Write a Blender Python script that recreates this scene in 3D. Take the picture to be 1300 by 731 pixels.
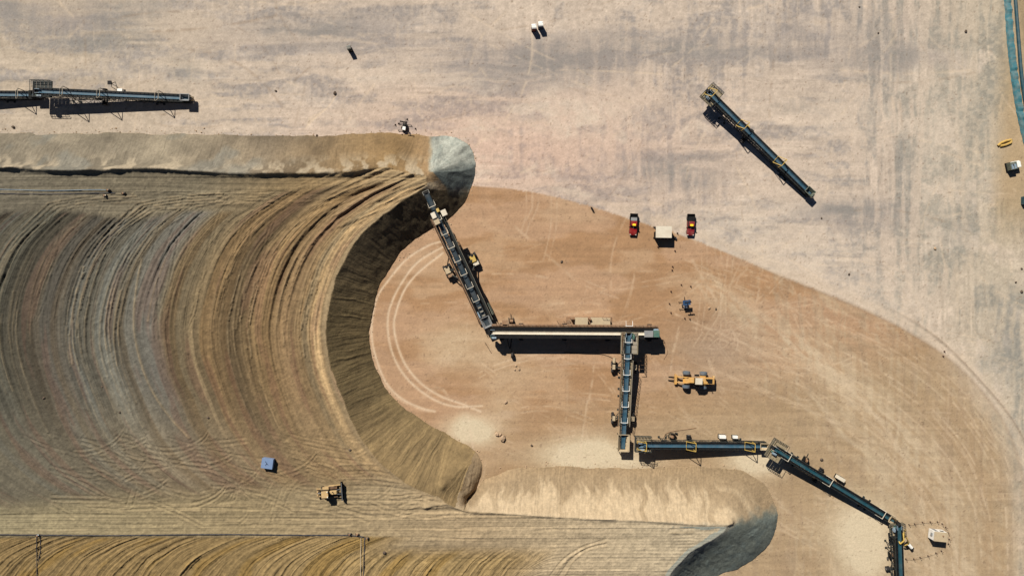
import bpy, math, random
import numpy as np
from mathutils import Vector, Matrix

for o in list(bpy.data.objects):
    bpy.data.objects.remove(o, do_unlink=True)
scene = bpy.context.scene
C = scene.collection
R = math.radians

# ------------------------------------------------------------------ camera, sky, sun, exposure
CAM_H = 173.4                      # metres above the pad, 0.2 m per photo pixel on the ground
MPP = 0.2
cam_d = bpy.data.cameras.new('camera')
cam_d.sensor_fit = 'HORIZONTAL'; cam_d.sensor_width = 36.0; cam_d.lens = 24.0
cam_d.clip_start = 1.0; cam_d.clip_end = 8000.0
cam = bpy.data.objects.new('camera', cam_d); C.objects.link(cam)
cam.location = (0, 0, CAM_H); cam.rotation_euler = (0, 0, 0)
scene.camera = cam

SUN_EL = R(43.5)
to_sun = Vector((-0.48 * math.cos(SUN_EL), 0.877 * math.cos(SUN_EL), math.sin(SUN_EL))).normalized()
w = bpy.data.worlds.new('World'); scene.world = w; w.use_nodes = True
nt = w.node_tree
sky = nt.nodes.new('ShaderNodeTexSky'); sky.sky_type = 'NISHITA'; sky.sun_disc = False
sky.sun_elevation = SUN_EL; sky.sun_rotation = math.atan2(to_sun.x, to_sun.y)
sky.altitude = 4000; sky.dust_density = 0.3; sky.air_density = 0.6
nt.nodes['Background'].inputs['Strength'].default_value = 0.05
nt.links.new(sky.outputs['Color'], nt.nodes['Background'].inputs['Color'])
sun_d = bpy.data.lights.new('sun', 'SUN'); sun_d.energy = 5.0; sun_d.angle = R(0.5); sun_d.color = (1.0, 0.955, 0.88)
sun = bpy.data.objects.new('sun', sun_d); C.objects.link(sun)
sun.rotation_euler = to_sun.to_track_quat('Z', 'Y').to_euler(); sun.location = (-60, 110, 150)
vs = scene.view_settings
vs.view_transform = 'Standard'; vs.look = 'None'; vs.gamma = 1.0; vs.use_curve_mapping = False
vs.exposure = 0.52
ALB = 0.64                          # photo value of a flat sunlit surface -> base colour

# ------------------------------------------------------------------ small helpers
def P(px, py, z=0.0):
    s = MPP * (1 - z / CAM_H)
    return Vector(((px - 650) * s, (365.5 - py) * s, z))
def s2l(c):
    c = np.asarray(c, float) / 255.0
    return np.where(c <= 0.04045, c / 12.92, ((c + 0.055) / 1.055) ** 2.4)
def tag(o, label=None, cat=None, group=None, kind=None):
    if label: o['label'] = label
    if cat: o['category'] = cat
    if group: o['group'] = group
    if kind: o['kind'] = kind
    return o
def thing(name, label, cat, loc=(0, 0, 0), rz=0.0, group=None):
    o = bpy.data.objects.new(name, None); C.objects.link(o)
    o.location = loc; o.rotation_euler = (0, 0, rz); o.empty_display_size = 0.5
    return tag(o, label, cat, group)
def copy_tree(o, parent=None):
    c = o.copy(); C.objects.link(c); c.parent = parent
    for ch in list(o.children): copy_tree(ch, c)
    return c

class MB:
    def __init__(s): s.v = []; s.f = []
    def add(s, vs_, fs):
        b = len(s.v); s.v += [tuple(p) for p in vs_]; s.f += [tuple(i + b for i in f) for f in fs]; return s
    def box(s, c, d, rz=0.0, ry=0.0):
        m = Matrix.Rotation(rz, 3, 'Z') @ Matrix.Rotation(ry, 3, 'Y'); c = Vector(c)
        p = [c + m @ Vector((x * d[0] / 2, y * d[1] / 2, z * d[2] / 2)) for z in (-1, 1) for x, y in ((-1, -1), (1, -1), (1, 1), (-1, 1))]
        return s.add(p, [(3, 2, 1, 0), (4, 5, 6, 7), (0, 1, 5, 4), (1, 2, 6, 5), (2, 3, 7, 6), (3, 0, 4, 7)])
    def taper(s, c, d0, d1, h, off=(0, 0)):
        x, y, z = c
        p = [(x + a * d0[0] / 2, y + b * d0[1] / 2, z) for a, b in ((-1, -1), (1, -1), (1, 1), (-1, 1))]
        p += [(x + off[0] + a * d1[0] / 2, y + off[1] + b * d1[1] / 2, z + h) for a, b in ((-1, -1), (1, -1), (1, 1), (-1, 1))]
        return s.add(p, [(3, 2, 1, 0), (4, 5, 6, 7), (0, 1, 5, 4), (1, 2, 6, 5), (2, 3, 7, 6), (3, 0, 4, 7)])
    def beam(s, p, q, a=0.1, b=None):
        b = b or a; p = Vector(p); q = Vector(q); d = (q - p)
        if d.length < 1e-5: return s
        d.normalize(); up = Vector((0, 0, 1)) if abs(d.z) < 0.95 else Vector((1, 0, 0))
        u = d.cross(up).normalized(); t = u.cross(d)
        pts = [e + u * i * a / 2 + t * j * b / 2 for e in (p, q) for i, j in ((-1, -1), (1, -1), (1, 1), (-1, 1))]
        return s.add(pts, [(0, 1, 2, 3), (7, 6, 5, 4), (4, 5, 1, 0), (5, 6, 2, 1), (6, 7, 3, 2), (7, 4, 0, 3)])
    def cyl(s, p, q, r, n=10, r2=None):
        r2 = r if r2 is None else r2
        p = Vector(p); q = Vector(q); d = (q - p).normalized()
        up = Vector((0, 0, 1)) if abs(d.z) < 0.95 else Vector((1, 0, 0))
        u = d.cross(up).normalized(); t = u.cross(d); pts = []
        for e, rr in ((p, r), (q, r2)):
            for i in range(n):
                a = 2 * math.pi * i / n; pts.append(e + u * math.cos(a) * rr + t * math.sin(a) * rr)
        fs = [tuple(range(n)), tuple(reversed(range(n, 2 * n)))]
        for i in range(n):
            j = (i + 1) % n; fs.append((i + n, j + n, j, i))
        return s.add(pts, fs)
    def path(s, pts, r, n=6):
        for a, b in zip(pts[:-1], pts[1:]): s.cyl(a, b, r, n)
        return s
    def loft(s, rings):
        n = len(rings[0]); pts = [p for r in rings for p in r]; fs = []
        for k in range(len(rings) - 1):
            for i in range(n):
                j = (i + 1) % n; fs.append((k * n + i, k * n + j, (k + 1) * n + j, (k + 1) * n + i))
        fs.append(tuple(reversed(range(n)))); fs.append(tuple(range((len(rings) - 1) * n, len(rings) * n)))
        return s.add(pts, fs)
    def prism(s, poly, y0, y1):
        n = len(poly)
        pts = [(x, y0, z) for x, z in poly] + [(x, y1, z) for x, z in poly]
        fs = [tuple(range(n)), tuple(reversed(range(n, 2 * n)))] + [(i + n, (i + 1) % n + n, (i + 1) % n, i) for i in range(n)]
        return s.add(pts, fs)
    def build(s, name, mat, parent=None, kind=None, bevel=0, smooth=False):
        me = bpy.data.meshes.new(name); me.from_pydata(s.v, [], s.f); me.update()
        o = bpy.data.objects.new(name, me); C.objects.link(o); me.materials.append(mat)
        if parent: o.parent = parent
        if kind: o['kind'] = kind
        if bevel:
            m = o.modifiers.new('bevel', 'BEVEL'); m.width = bevel; m.segments = 2; m.limit_method = 'ANGLE'
        if smooth:
            for p in me.polygons: p.use_smooth = True
        return o

def mat(name, col, rough=0.6, metal=0.0, dust=0.25, var=0.15, scale=1.2, srgb=True):
    """painted / rubber / steel surface with uneven tone and dust"""
    m = bpy.data.materials.new(name); m.use_nodes = True
    n = m.node_tree.nodes; l = m.node_tree.links; b = n['Principled BSDF']
    base = tuple(float(x) for x in (s2l(col) if srgb else np.array(col)))
    tc = n.new('ShaderNodeTexCoord')
    nz = n.new('ShaderNodeTexNoise'); nz.inputs['Scale'].default_value = scale; nz.inputs['Detail'].default_value = 6; nz.inputs['Roughness'].default_value = 0.7
    l.new(tc.outputs['Object'], nz.inputs['Vector'])
    rp = n.new('ShaderNodeValToRGB'); rp.color_ramp.elements[0].position = 0.3; rp.color_ramp.elements[1].position = 0.75
    rp.color_ramp.elements[0].color = tuple(x * (1 - var) for x in base) + (1,)
    rp.color_ramp.elements[1].color = tuple(min(1, x * (1 + var)) for x in base) + (1,)
    l.new(nz.outputs['Fac'], rp.inputs['Fac'])
    nz2 = n.new('ShaderNodeTexNoise'); nz2.inputs['Scale'].default_value = scale * 0.6 + 0.3; nz2.inputs['Detail'].default_value = 8
    l.new(tc.outputs['Object'], nz2.inputs['Vector'])
    mr = n.new('ShaderNodeMapRange'); mr.inputs['From Min'].default_value = 0.4; mr.inputs['From Max'].default_value = 0.72; mr.inputs['To Max'].default_value = dust
    l.new(nz2.outputs['Fac'], mr.inputs['Value'])
    mx = n.new('ShaderNodeMix'); mx.data_type = 'RGBA'; mx.inputs['B'].default_value = (0.33, 0.25, 0.17, 1)
    l.new(mr.outputs['Result'], mx.inputs['Factor']); l.new(rp.outputs['Color'], mx.inputs['A'])
    l.new(mx.outputs['Result'], b.inputs['Base Color'])
    b.inputs['Roughness'].default_value = rough; b.inputs['Metallic'].default_value = metal
    if max(base) < 0.05: b.inputs['Specular IOR Level'].default_value = 0.2
    return m

M = {
    'truss': mat('truss_paint', (40, 45, 44), 0.65, 0.0, 0.07),
    'truss_pale': mat('truss_dusty_steel', (128, 120, 104), 0.7, 0.0, 0.5),
    'belt': mat('belt_rubber', (46, 78, 94), 0.5, 0.0, 0.12, 0.2, 0.7),
    'belt_teal': mat('belt_rubber_teal', (24, 66, 76), 0.5, 0.0, 0.1, 0.2, 0.7),
    'belt_grey': mat('belt_rubber_grey', (46, 60, 68), 0.5, 0.0, 0.15, 0.2, 0.7),
    'black': mat('black_steel', (11, 11, 12), 0.7, 0.0, 0.02),
    'rubber': mat('tyre_rubber', (28, 29, 31), 0.85, 0.0, 0.08),
    'tyre_blue': mat('tyre_dusty_grey', (74, 84, 92), 0.85, 0.0, 0.2),
    'yellow': mat('safety_yellow', (178, 148, 66), 0.55, 0.0, 0.3),
    'white': mat('white_paint', (215, 213, 205), 0.5, 0.0, 0.2, 0.06),
    'cream': mat('cream_plate', (192, 182, 162), 0.6, 0.0, 0.3, 0.08),
    'beige': mat('dusty_beige_plate', (166, 148, 118), 0.75, 0.0, 0.4),
    'deck': mat('dusty_grating', (122, 110, 84), 0.8, 0.0, 0.5),
    'deck_grey': mat('grey_grating', (96, 98, 92), 0.8, 0.0, 0.35),
    'rust': mat('rusty_handrail', (126, 94, 66), 0.8, 0.0, 0.4),
    'motor': mat('motor_blue_grey', (116, 134, 146), 0.5, 0.0, 0.2),
    'green': mat('gearbox_green', (62, 96, 84), 0.5, 0.0, 0.2),
    'cat': mat('machine_yellow', (186, 140, 70), 0.6, 0.0, 0.4),
    'cat_dusty': mat('machine_dusty_yellow', (176, 146, 98), 0.7, 0.0, 0.3),
    'steel': mat('bare_steel', (150, 152, 152), 0.35, 0.7, 0.2),
    'red': mat('pickup_red', (122, 14, 18), 0.35, 0.0, 0.12),
    'maroon': mat('pickup_maroon', (112, 24, 32), 0.35, 0.0, 0.2),
    'glass': mat('dark_glass', (14, 17, 20), 0.08, 0.0, 0.05),
    'flag': mat('roof_panel_yellow', (250, 200, 30), 0.5, 0.0, 0.02, 0.04),
    'grey': mat('grey_plastic', (120, 122, 122), 0.6, 0.0, 0.25),
    'lamp': mat('lamp_glass', (220, 216, 200), 0.2, 0.0, 0.1, 0.05),
    'blue_box': mat('blue_grey_box', (104, 124, 154), 0.5, 0.0, 0.08, 0.1),
    'dark_blue': mat('dark_blue_plastic', (38, 46, 66), 0.5, 0.0, 0.1),
    'dark_red': mat('dark_red_plastic', (92, 30, 24), 0.5, 0.0, 0.1),
    'solar': mat('solar_panel', (48, 76, 108), 0.2, 0.0, 0.08, 0.1),
    'cone': mat('cone_plastic', (70, 30, 22), 0.6, 0.0, 0.2),
    'teal_liner': mat('teal_liner', (44, 98, 106), 0.6, 0.0, 0.3, 0.3, 0.9),
    'teal_pipe': mat('teal_pipe', (18, 62, 72), 0.5, 0.0, 0.12, 0.2),
    'pipe': mat('dark_pipe', (46, 50, 58), 0.5, 0.0, 0.25, 0.2),
    'rock': mat('rock', (70, 56, 44), 0.9, 0.0, 0.3, 0.3, 3),
    'pale_rock': mat('pale_rock', (160, 134, 106), 0.9, 0.0, 0.2, 0.2, 3),
    'olive': mat('olive_machine', (76, 84, 72), 0.6, 0.0, 0.3),
    'yellow_sand': mat('yellow_sand', (176, 142, 66), 0.95, 0.0, 0.3, 0.2, 2),
}

# ------------------------------------------------------------------ numpy noise and strokes
_T = {}
def vn(x, y, seed):
    if seed not in _T: _T[seed] = np.random.RandomState(seed).rand(256, 256).astype(np.float32)
    T = _T[seed]
    xf = np.floor(x); yf = np.floor(y); xi = xf.astype(np.int32); yi = yf.astype(np.int32)
    fx = x - xf; fy = y - yf
    fx = fx * fx * fx * (fx * (fx * 6 - 15) + 10); fy = fy * fy * fy * (fy * (fy * 6 - 15) + 10)
    x0 = xi & 255; x1 = (xi + 1) & 255; y0 = yi & 255; y1 = (yi + 1) & 255
    return (T[y0, x0] * (1 - fx) + T[y0, x1] * fx) * (1 - fy) + (T[y1, x0] * (1 - fx) + T[y1, x1] * fx) * fy
def fbm(x, y, seed, o=4, g=0.55):
    a = 1.0; t = 0.0; n = 0.0
    for i in range(o):
        t = t + a * vn(x + 17.3 * i, y - 9.1 * i, seed + i * 31); n += a; a *= g; x = x * 2.03; y = y * 2.03
    return t / n
def sst(a, b, x):
    t = np.clip((x - a) / (b - a), 0, 1); return t * t * (3 - 2 * t)
def smooth_poly(pts, n=8):
    """Catmull-Rom through pts"""
    p = np.array(pts, float); p = np.vstack([2 * p[0] - p[1], p, 2 * p[-1] - p[-2]]); out = []
    for i in range(1, len(p) - 2):
        for t in np.linspace(0, 1, n, endpoint=False):
            a, b, c, d = p[i - 1], p[i], p[i + 1], p[i + 2]
            out.append(0.5 * ((2 * b) + (-a + c) * t + (2 * a - 5 * b + 4 * c - d) * t * t + (-a + 3 * b - 3 * c + d) * t ** 3))
    out.append(p[-2]); return np.array(out)
def poly_dist(X, Y, pts):
    """distance and arclength of the nearest point on an open polyline"""
    best = np.full(X.shape, 1e9, np.float32); arc = np.zeros(X.shape, np.float32); s0 = 0.0
    for (ax, ay), (bx, by) in zip(pts[:-1].tolist(), pts[1:].tolist()):
        dx, dy = bx - ax, by - ay; L2 = dx * dx + dy * dy
        if L2 < 1e-9: continue
        t = np.clip(((X - ax) * dx + (Y - ay) * dy) / L2, 0, 1)
        d = (X - ax - t * dx) ** 2 + (Y - ay - t * dy) ** 2
        m = d < best; best[m] = d[m]; arc[m] = s0 + t[m] * math.sqrt(L2); s0 += math.sqrt(L2)
    return np.sqrt(best), arc
def inside(X, Y, poly):
    r = np.zeros(X.shape, bool); n = len(poly)
    for i in range(n):
        x0, y0 = poly[i]; x1, y1 = poly[(i + 1) % n]
        if y0 == y1: continue
        r ^= ((y0 > Y) != (y1 > Y)) & (X < (x1 - x0) * (Y - y0) / (y1 - y0) + x0)
    return r
class Strokes:
    """accumulates soft tyre tracks on a regular pixel raster, sampled later on any grid"""
    def __init__(s, x0, y0, x1, y1, res=0.8):
        s.x0, s.y0, s.res = x0, y0, res
        s.a = np.zeros((int((y1 - y0) / res) + 1, int((x1 - x0) / res) + 1))
    def add(s, pts, wpx, amt, n=8, breakup=0.5, seed=0):
        p = smooth_poly(pts, n) if len(pts) > 2 else np.array(pts, float)
        h, wd = s.a.shape
        for k, ((ax, ay), (bx, by)) in enumerate(zip(p[:-1], p[1:])):
            m = wpx * 2.2
            i0 = max(0, int((min(ay, by) - m - s.y0) / s.res)); i1 = min(h, int((max(ay, by) + m - s.y0) / s.res) + 2)
            j0 = max(0, int((min(ax, bx) - m - s.x0) / s.res)); j1 = min(wd, int((max(ax, bx) + m - s.x0) / s.res) + 2)
            if i1 <= i0 or j1 <= j0: continue
            Y, X = np.mgrid[i0:i1, j0:j1] * s.res; X = X + s.x0; Y = Y + s.y0
            dx, dy = bx - ax, by - ay; L2 = dx * dx + dy * dy + 1e-9
            t = np.clip(((X - ax) * dx + (Y - ay) * dy) / L2, 0, 1)
            d = np.hypot(X - ax - t * dx, Y - ay - t * dy)
            v = amt * np.exp(-(d / wpx * 1.3) ** 2)
            if breakup: v = v * (1 - breakup * sst(0.35, 0.65, vn(X / 9, Y / 9, 900 + seed)))
            sub = s.a[i0:i1, j0:j1]
            s.a[i0:i1, j0:j1] = np.where(np.abs(v) > np.abs(sub), v, sub)
    def sample(s, X, Y):
        j = np.clip((X - s.x0) / s.res, 0, s.a.shape[1] - 1.001); i = np.clip((Y - s.y0) / s.res, 0, s.a.shape[0] - 1.001)
        i0 = i.astype(int); j0 = j.astype(int); fi = i - i0; fj = j - j0
        r = (s.a[i0, j0] * (1 - fj) + s.a[i0, j0 + 1] * fj) * (1 - fi) + (s.a[i0 + 1, j0] * (1 - fj) + s.a[i0 + 1, j0 + 1] * fj) * fi
        ok = (X >= s.x0) & (Y >= s.y0) & (X <= s.x0 + s.res * (s.a.shape[1] - 1)) & (Y <= s.y0 + s.res * (s.a.shape[0] - 1))
        return np.where(ok, r, 0)
def lerp(a, b, t):
    return a + (np.asarray(b) - a) * t[..., None]

def axis_coords(lo, hi, step, far):
    core = np.arange(lo, hi + step, step); out = []; v = core[-1]; d = step
    while v < far: d *= 1.35; v += d; out.append(v)
    out2 = []; v = core[0]; d = step
    while v > -far: d *= 1.35; v -= d; out2.append(v)
    return np.array(out2[::-1] + list(core) + out)

def grid_object(name, X, Y, Z, col, mat_, keep=None, extra=None):
    h, w_ = X.shape
    idx = np.arange(h * w_).reshape(h, w_)
    q = np.stack([idx[:-1, :-1], idx[:-1, 1:], idx[1:, 1:], idx[1:, :-1]], -1).reshape(-1, 4)
    if keep is not None: q = q[keep.reshape(-1)]
    used = np.zeros(h * w_, bool); used[q.reshape(-1)] = True
    remap = np.cumsum(used) - 1; q = remap[q]
    co = np.stack([X, Y, Z], -1).reshape(-1, 3)[used]
    me = bpy.data.meshes.new(name); me.vertices.add(len(co)); me.vertices.foreach_set('co', co.astype(np.float32).reshape(-1))
    me.loops.add(q.size); me.loops.foreach_set('vertex_index', q.astype(np.int32).reshape(-1))
    me.polygons.add(len(q)); me.polygons.foreach_set('loop_start', np.arange(0, q.size, 4, dtype=np.int32))
    me.polygons.foreach_set('use_smooth', np.ones(len(q), bool))
    a = me.attributes.new('soil', 'FLOAT_COLOR', 'POINT')
    c4 = np.ones((len(co), 4), np.float32); c4[:, :3] = col.reshape(-1, 3)[used]; a.data.foreach_set('color', c4.reshape(-1))
    for k, arr in (extra or {}).items():
        b = me.attributes.new(k, 'FLOAT', 'POINT'); b.data.foreach_set('value', arr.reshape(-1)[used].astype(np.float32))
    me.update(calc_edges=True); me.validate()
    o = bpy.data.objects.new(name, me); C.objects.link(o); me.materials.append(mat_)
    return o

def soil_mat(name, bump=0.25, grain=0.16, stripes=False):
    m = bpy.data.materials.new(name); m.use_nodes = True
    n = m.node_tree.nodes; l = m.node_tree.links; b = n['Principled BSDF']
    b.inputs['Roughness'].default_value = 0.95; b.inputs['Specular IOR Level'].default_value = 0.15
    at = n.new('ShaderNodeAttribute'); at.attribute_name = 'soil'
    tc = n.new('ShaderNodeTexCoord')
    n1 = n.new('ShaderNodeTexNoise'); n1.inputs['Scale'].default_value = 1.9; n1.inputs['Detail'].default_value = 9; n1.inputs['Roughness'].default_value = 0.72
    l.new(tc.outputs['Object'], n1.inputs['Vector'])
    mr = n.new('ShaderNodeMapRange'); mr.inputs['From Min'].default_value = 0.25; mr.inputs['From Max'].default_value = 0.75
    mr.inputs['To Min'].default_value = 1 - grain; mr.inputs['To Max'].default_value = 1 + grain
    l.new(n1.outputs['Fac'], mr.inputs['Value'])
    # fine pebbles
    vo = n.new('ShaderNodeTexVoronoi'); vo.inputs['Scale'].default_value = 2.6
    l.new(tc.outputs['Object'], vo.inputs['Vector'])
    mr2 = n.new('ShaderNodeMapRange'); mr2.inputs['To Min'].default_value = 1 - grain * 0.5; mr2.inputs['To Max'].default_value = 1 + grain * 0.5
    l.new(vo.outputs['Distance'], mr2.inputs['Value'])
    mu = n.new('ShaderNodeMath'); mu.operation = 'MULTIPLY'
    l.new(mr.outputs['Result'], mu.inputs[0]); l.new(mr2.outputs['Result'], mu.inputs[1])
    vm = n.new('ShaderNodeVectorMath'); vm.operation = 'SCALE'
    l.new(at.outputs['Color'], vm.inputs[0]); l.new(mu.outputs['Value'], vm.inputs['Scale'])
    l.new(vm.outputs['Vector'], b.inputs['Base Color'])
    bp = n.new('ShaderNodeBump'); bp.inputs['Strength'].default_value = bump; bp.inputs['Distance'].default_value = 0.35
    if stripes:
        au = n.new('ShaderNodeAttribute'); au.attribute_name = 'furrow'
        nu = n.new('ShaderNodeTexNoise'); nu.noise_dimensions = '1D'; nu.inputs['Scale'].default_value = 0.4; nu.inputs['Detail'].default_value = 3
        l.new(au.outputs['Fac'], nu.inputs['W'])
        ad = n.new('ShaderNodeMath'); ad.operation = 'ADD'
        l.new(nu.outputs['Fac'], ad.inputs[0]); l.new(n1.outputs['Fac'], ad.inputs[1]); l.new(ad.outputs['Value'], bp.inputs['Height'])
    else:
        l.new(n1.outputs['Fac'], bp.inputs['Height'])
    l.new(bp.outputs['Normal'], b.inputs['Normal'])
    return m
M_pad = soil_mat('pad_soil', 0.22, 0.13)
M_heap = soil_mat('heap_soil', 0.45, 0.14, True)
M_gravel = soil_mat('fresh_gravel', 0.5, 0.2)

# ------------------------------------------------------------------ heap outline (photo pixels)
HH = 7.5
CRESCENT = smooth_poly([(542, 234), (522, 248), (500, 263), (462, 294), (438, 328), (423, 366), (415, 405), (414, 428), (420, 466), (435, 506), (452, 546), (478, 582), (508, 608), (536, 624), (557, 630)], 5)
TOPCREST = smooth_poly([(-420, 214), (-200, 215), (0, 214), (40, 216), (80, 218), (130, 217), (190, 215), (240, 218), (300, 221), (360, 221), (420, 220), (460, 217), (488, 212), (505, 217), (525, 221), (542, 224)], 4)
LOWCREST = smooth_poly([(566, 638), (580, 644), (598, 648), (650, 652), (740, 658), (800, 660), (850, 663), (900, 667), (925, 665)], 4)
ENDCREST = smooth_poly([(925, 665), (918, 676), (895, 690), (872, 706), (852, 728), (835, 760), (800, 820), (740, 900), (640, 1010)], 4)
def plen(p): return float(np.hypot(*np.diff(p, axis=0).T).sum())
CREST = np.vstack([TOPCREST, CRESCENT, LOWCREST, ENDCREST[1:], [(-420, 1010)]])
TOE = np.vstack([smooth_poly([(-480, 168), (-200, 168), (0, 168), (60, 170), (150, 169), (250, 171), (380, 173), (440, 170), (480, 169), (530, 171), (556, 172), (576, 173), (592, 182), (601, 198), (604, 216), (598, 240), (588, 260), (570, 279), (547, 291), (525, 306), (505, 328), (486, 355), (475, 385), (470, 410), (469, 433), (475, 461), (484, 482), (497, 501), (512, 516), (545, 538), (575, 555), (596, 567), (608, 577), (613, 589), (611, 603), (603, 620), (592, 633)], 4),
                 smooth_poly([(593, 636), (604, 622), (624, 604), (680, 592), (760, 594), (850, 592), (930, 595), (958, 606), (976, 623), (985, 642), (986, 665), (978, 690), (960, 708), (935, 722), (905, 735), (885, 770), (850, 830), (780, 920), (680, 1070)], 4),
                 [(-480, 1070)]])
def closed(p): return np.vstack([p, p[:1]])
# the crest line as seen is 7.5 m up; turn both outlines into ground-plan pixels
KZ = 1 - HH / CAM_H
CRESTg = np.stack([(CREST[:, 0] - 650) * KZ + 650, (CREST[:, 1] - 365.5) * KZ + 365.5], -1)
def toplan(pts):
    p = np.array(pts, float); return np.stack([(p[:, 0] - 650) * KZ + 650, (p[:, 1] - 365.5) * KZ + 365.5], -1)

# ================================================================== GROUND
BOUND = smooth_poly([(480, 215), (560, 228), (600, 236), (650, 240), (700, 249), (760, 265), (800, 278), (860, 297), (920, 320), (980, 346), (1040, 370), (1100, 395), (1150, 420), (1200, 452), (1240, 490), (1270, 530), (1290, 575), (1300, 625), (1302, 731), (1295, 860), (1270, 1000)], 5)
def build_ground():
    st = 0.27
    xs = axis_coords(-133, 133, st, 3000); ys = axis_coords(-77, 77, st, 3000)
    X, Y = np.meshgrid(xs.astype(np.float32), ys.astype(np.float32))
    px = X / MPP + 650; py = 365.5 - Y / MPP
    # ---- tyre tracks and scrapes
    tr = Strokes(-20, -20, 1320, 750)
    rng = random.Random(5)
    A = [(566, 305), (543, 312), (515, 330), (492, 357), (480, 375), (473, 400), (472, 430), (479, 460), (491, 487), (510, 506), (535, 518), (552, 522)]
    B = [(566, 311), (530, 333), (508, 362), (495, 390), (492, 415), (497, 445), (510, 472), (530, 493), (555, 509), (580, 516), (612, 515)]
    Cc = [(562, 321), (532, 345), (514, 367), (503, 395), (500, 415), (505, 440), (516, 465), (535, 487), (560, 503), (585, 512), (610, 522)]
    for t in (A, B, Cc): tr.add(t, 1.8, 1.0, breakup=0.1)
    tr.add([(x - 3, y + 1) for x, y in A[4:]], 1.5, 0.5)
    for k in range(4):
        tr.add([(534 + k * 3, 505), (548 + k * 2, 493 + k), (562 + k, 493 + k * 2), (572, 508 + k * 2)], 0.9, 0.5)
    for k in range(5):                                        # fan of tracks by the dark spot, upper left
        tr.add([(424 + k * 0.8, 121), (420 - k, 132 + k), (408 - k * 3, 142 + k * 3), (392 - k * 1, 150 + k * 3.2)], 0.9, 0.8, breakup=0.2)
    for k in range(3): tr.add([(672 + k * 3, 160 + k), (680, 153 + k * 2), (690, 152 + k * 2), (697 - k * 2, 160 + k)], 0.8, 0.5)
    tr.add([(712, 89), (760, 90), (840, 94)], 1.3, 0.55)
    # wheel pairs in the orange zone
    for x0, y0, x1, y1 in ((890, 300, 884, 420), (906, 308, 915, 420), (925, 316, 905, 425), (942, 330, 880, 440), (700, 248, 690, 330), (668, 240, 660, 300), (676, 242, 668, 280), (990, 350, 900, 440), (1010, 372, 930, 420)):
        for d in (0, 7): tr.add([(x0 + d, y0), ((x0 + x1) / 2 + d + 4, (y0 + y1) / 2), (x1 + d, y1)], 1.1, 0.4, breakup=0.7, seed=int(x0))
    for cx, cy, r in ((921, 432, 16), (921, 430, 12), (918, 436, 19), (907, 425, 22), (926, 420, 14)):
        a0 = rng.uniform(0, 6); tr.add([(cx + r * math.cos(a0 + t * 0.5), cy + r * 0.85 * math.sin(a0 + t * 0.5)) for t in range(6)], 0.9, 0.5, breakup=0.4)
    for k in range(210):                                      # faint random traffic inside the arc
        x = rng.uniform(560, 1250); y = rng.uniform(300, 720); a = rng.choice((0.0, 0.1, 1.5, 0.6, 0.75, 0.7)) + rng.gauss(0, 0.15); L = rng.uniform(30, 140); c = rng.gauss(0, 0.004)
        pts = []; 
        for t in range(5):
            pts.append((x, y)); x += math.cos(a) * L / 4; y += math.sin(a) * L / 4; a += c * L / 4
        am = rng.uniform(0.15, 0.5) * rng.choice((1, 1, -0.7))
        for d in (0, 8): tr.add([(u, v + d * 0.8) for u, v in pts], 1.1, am, n=3, breakup=0.8, seed=k)
    for k in range(190):                                      # faint traffic on the grey pad
        x = rng.uniform(-10, 1290); y = rng.uniform(-10, 430); a = rng.choice((0.0, 0.03, 0.0, 1.57, 1.6, 0.8, 2.2, .4)) + rng.gauss(0, 0.12); L = rng.uniform(40, 200); c = rng.gauss(0, 0.005)
        pts = []
        for t in range(5):
            pts.append((x, y)); x += math.cos(a) * L / 4; y += math.sin(a) * L / 4; a += c * L / 4
        tr.add(pts, rng.uniform(0.9, 2.4), rng.uniform(0.15, 0.5) * rng.choice((1, 1, -1)), n=3, breakup=0.9, seed=k + 100)
    for k in range(34):                                       # tracks that follow the arc on the right
        o = rng.uniform(14, 150); i0 = rng.randint(40, 70)
        seg = BOUND[i0:i0 + rng.randint(14, 36)]
        tr.add([(x - o * 0.62, y + o * 0.78) for x, y in seg[::4]], rng.uniform(0.9, 1.7), rng.uniform(0.25, 0.6), n=4, breakup=0.8, seed=k + 300)
    for k in range(22):
        x0 = rng.uniform(870, 960); y0 = rng.uniform(330, 440); o = rng.uniform(-40, 60)
        pts = [(x0, y0), (x0 + 70, y0 + 30 + o * .2), (1040 + o * .5, 460 + o * .8), (1110 + o * .6, 530 + o), (1165 + o * .6, 610 + o), (1200 + o * .5, 745)]
        a = rng.randint(0, 3)
        for d in (0, 8): tr.add([(u + d * .5, v + d) for u, v in pts[a:a + rng.randint(3, 5)]], 1.0, rng.uniform(.2, .5), n=6, breakup=0.75, seed=k + 400)
    T = tr.sample(px, py)

    wx = px + 14 * (fbm(px / 60, py / 60, 3) - 0.5); wy = py + 14 * (fbm(px / 60, py / 60, 4) - 0.5)
    blotch = fbm(wx / 95, wy / 70, 11, 5)
    hs = fbm(wx / 110, wy / 9, 21, 4); vsn = fbm(wx / 7, wy / 90, 31, 4)
    hs2 = fbm(px / 45, py / 3.2, 23, 3); vs2 = fbm(px / 3.0, py / 45, 33, 3)
    fine = fbm(px / 5, py / 5, 41, 4)
    right = sst(1040, 1180, px)
    # ---- grey pad: cream fines with blue-grey stains, graded in patches of different direction
    qx = px + 60 * (fbm(px / 110, py / 110, 5, 4) - .5); qy = py + 44 * (fbm(px / 90, py / 90, 6, 4) - .5)
    o_ = np.clip(sst(.42, .58, fbm(px / 170, py / 120, 13, 3)) * (.3 + .5 * sst(500, 800, px)) + right * .6, 0, 1)
    streak = hs * (1 - o_) + vsn * o_; streakf = hs2 * (1 - o_) + vs2 * o_
    stain = fbm(qx / (125 - 60 * right), qy / (38 + 40 * right), 11, 6, .6)
    warm = np.exp(-(((px - 660) / 230) ** 2 + ((py - 190) / 80) ** 2))
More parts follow.
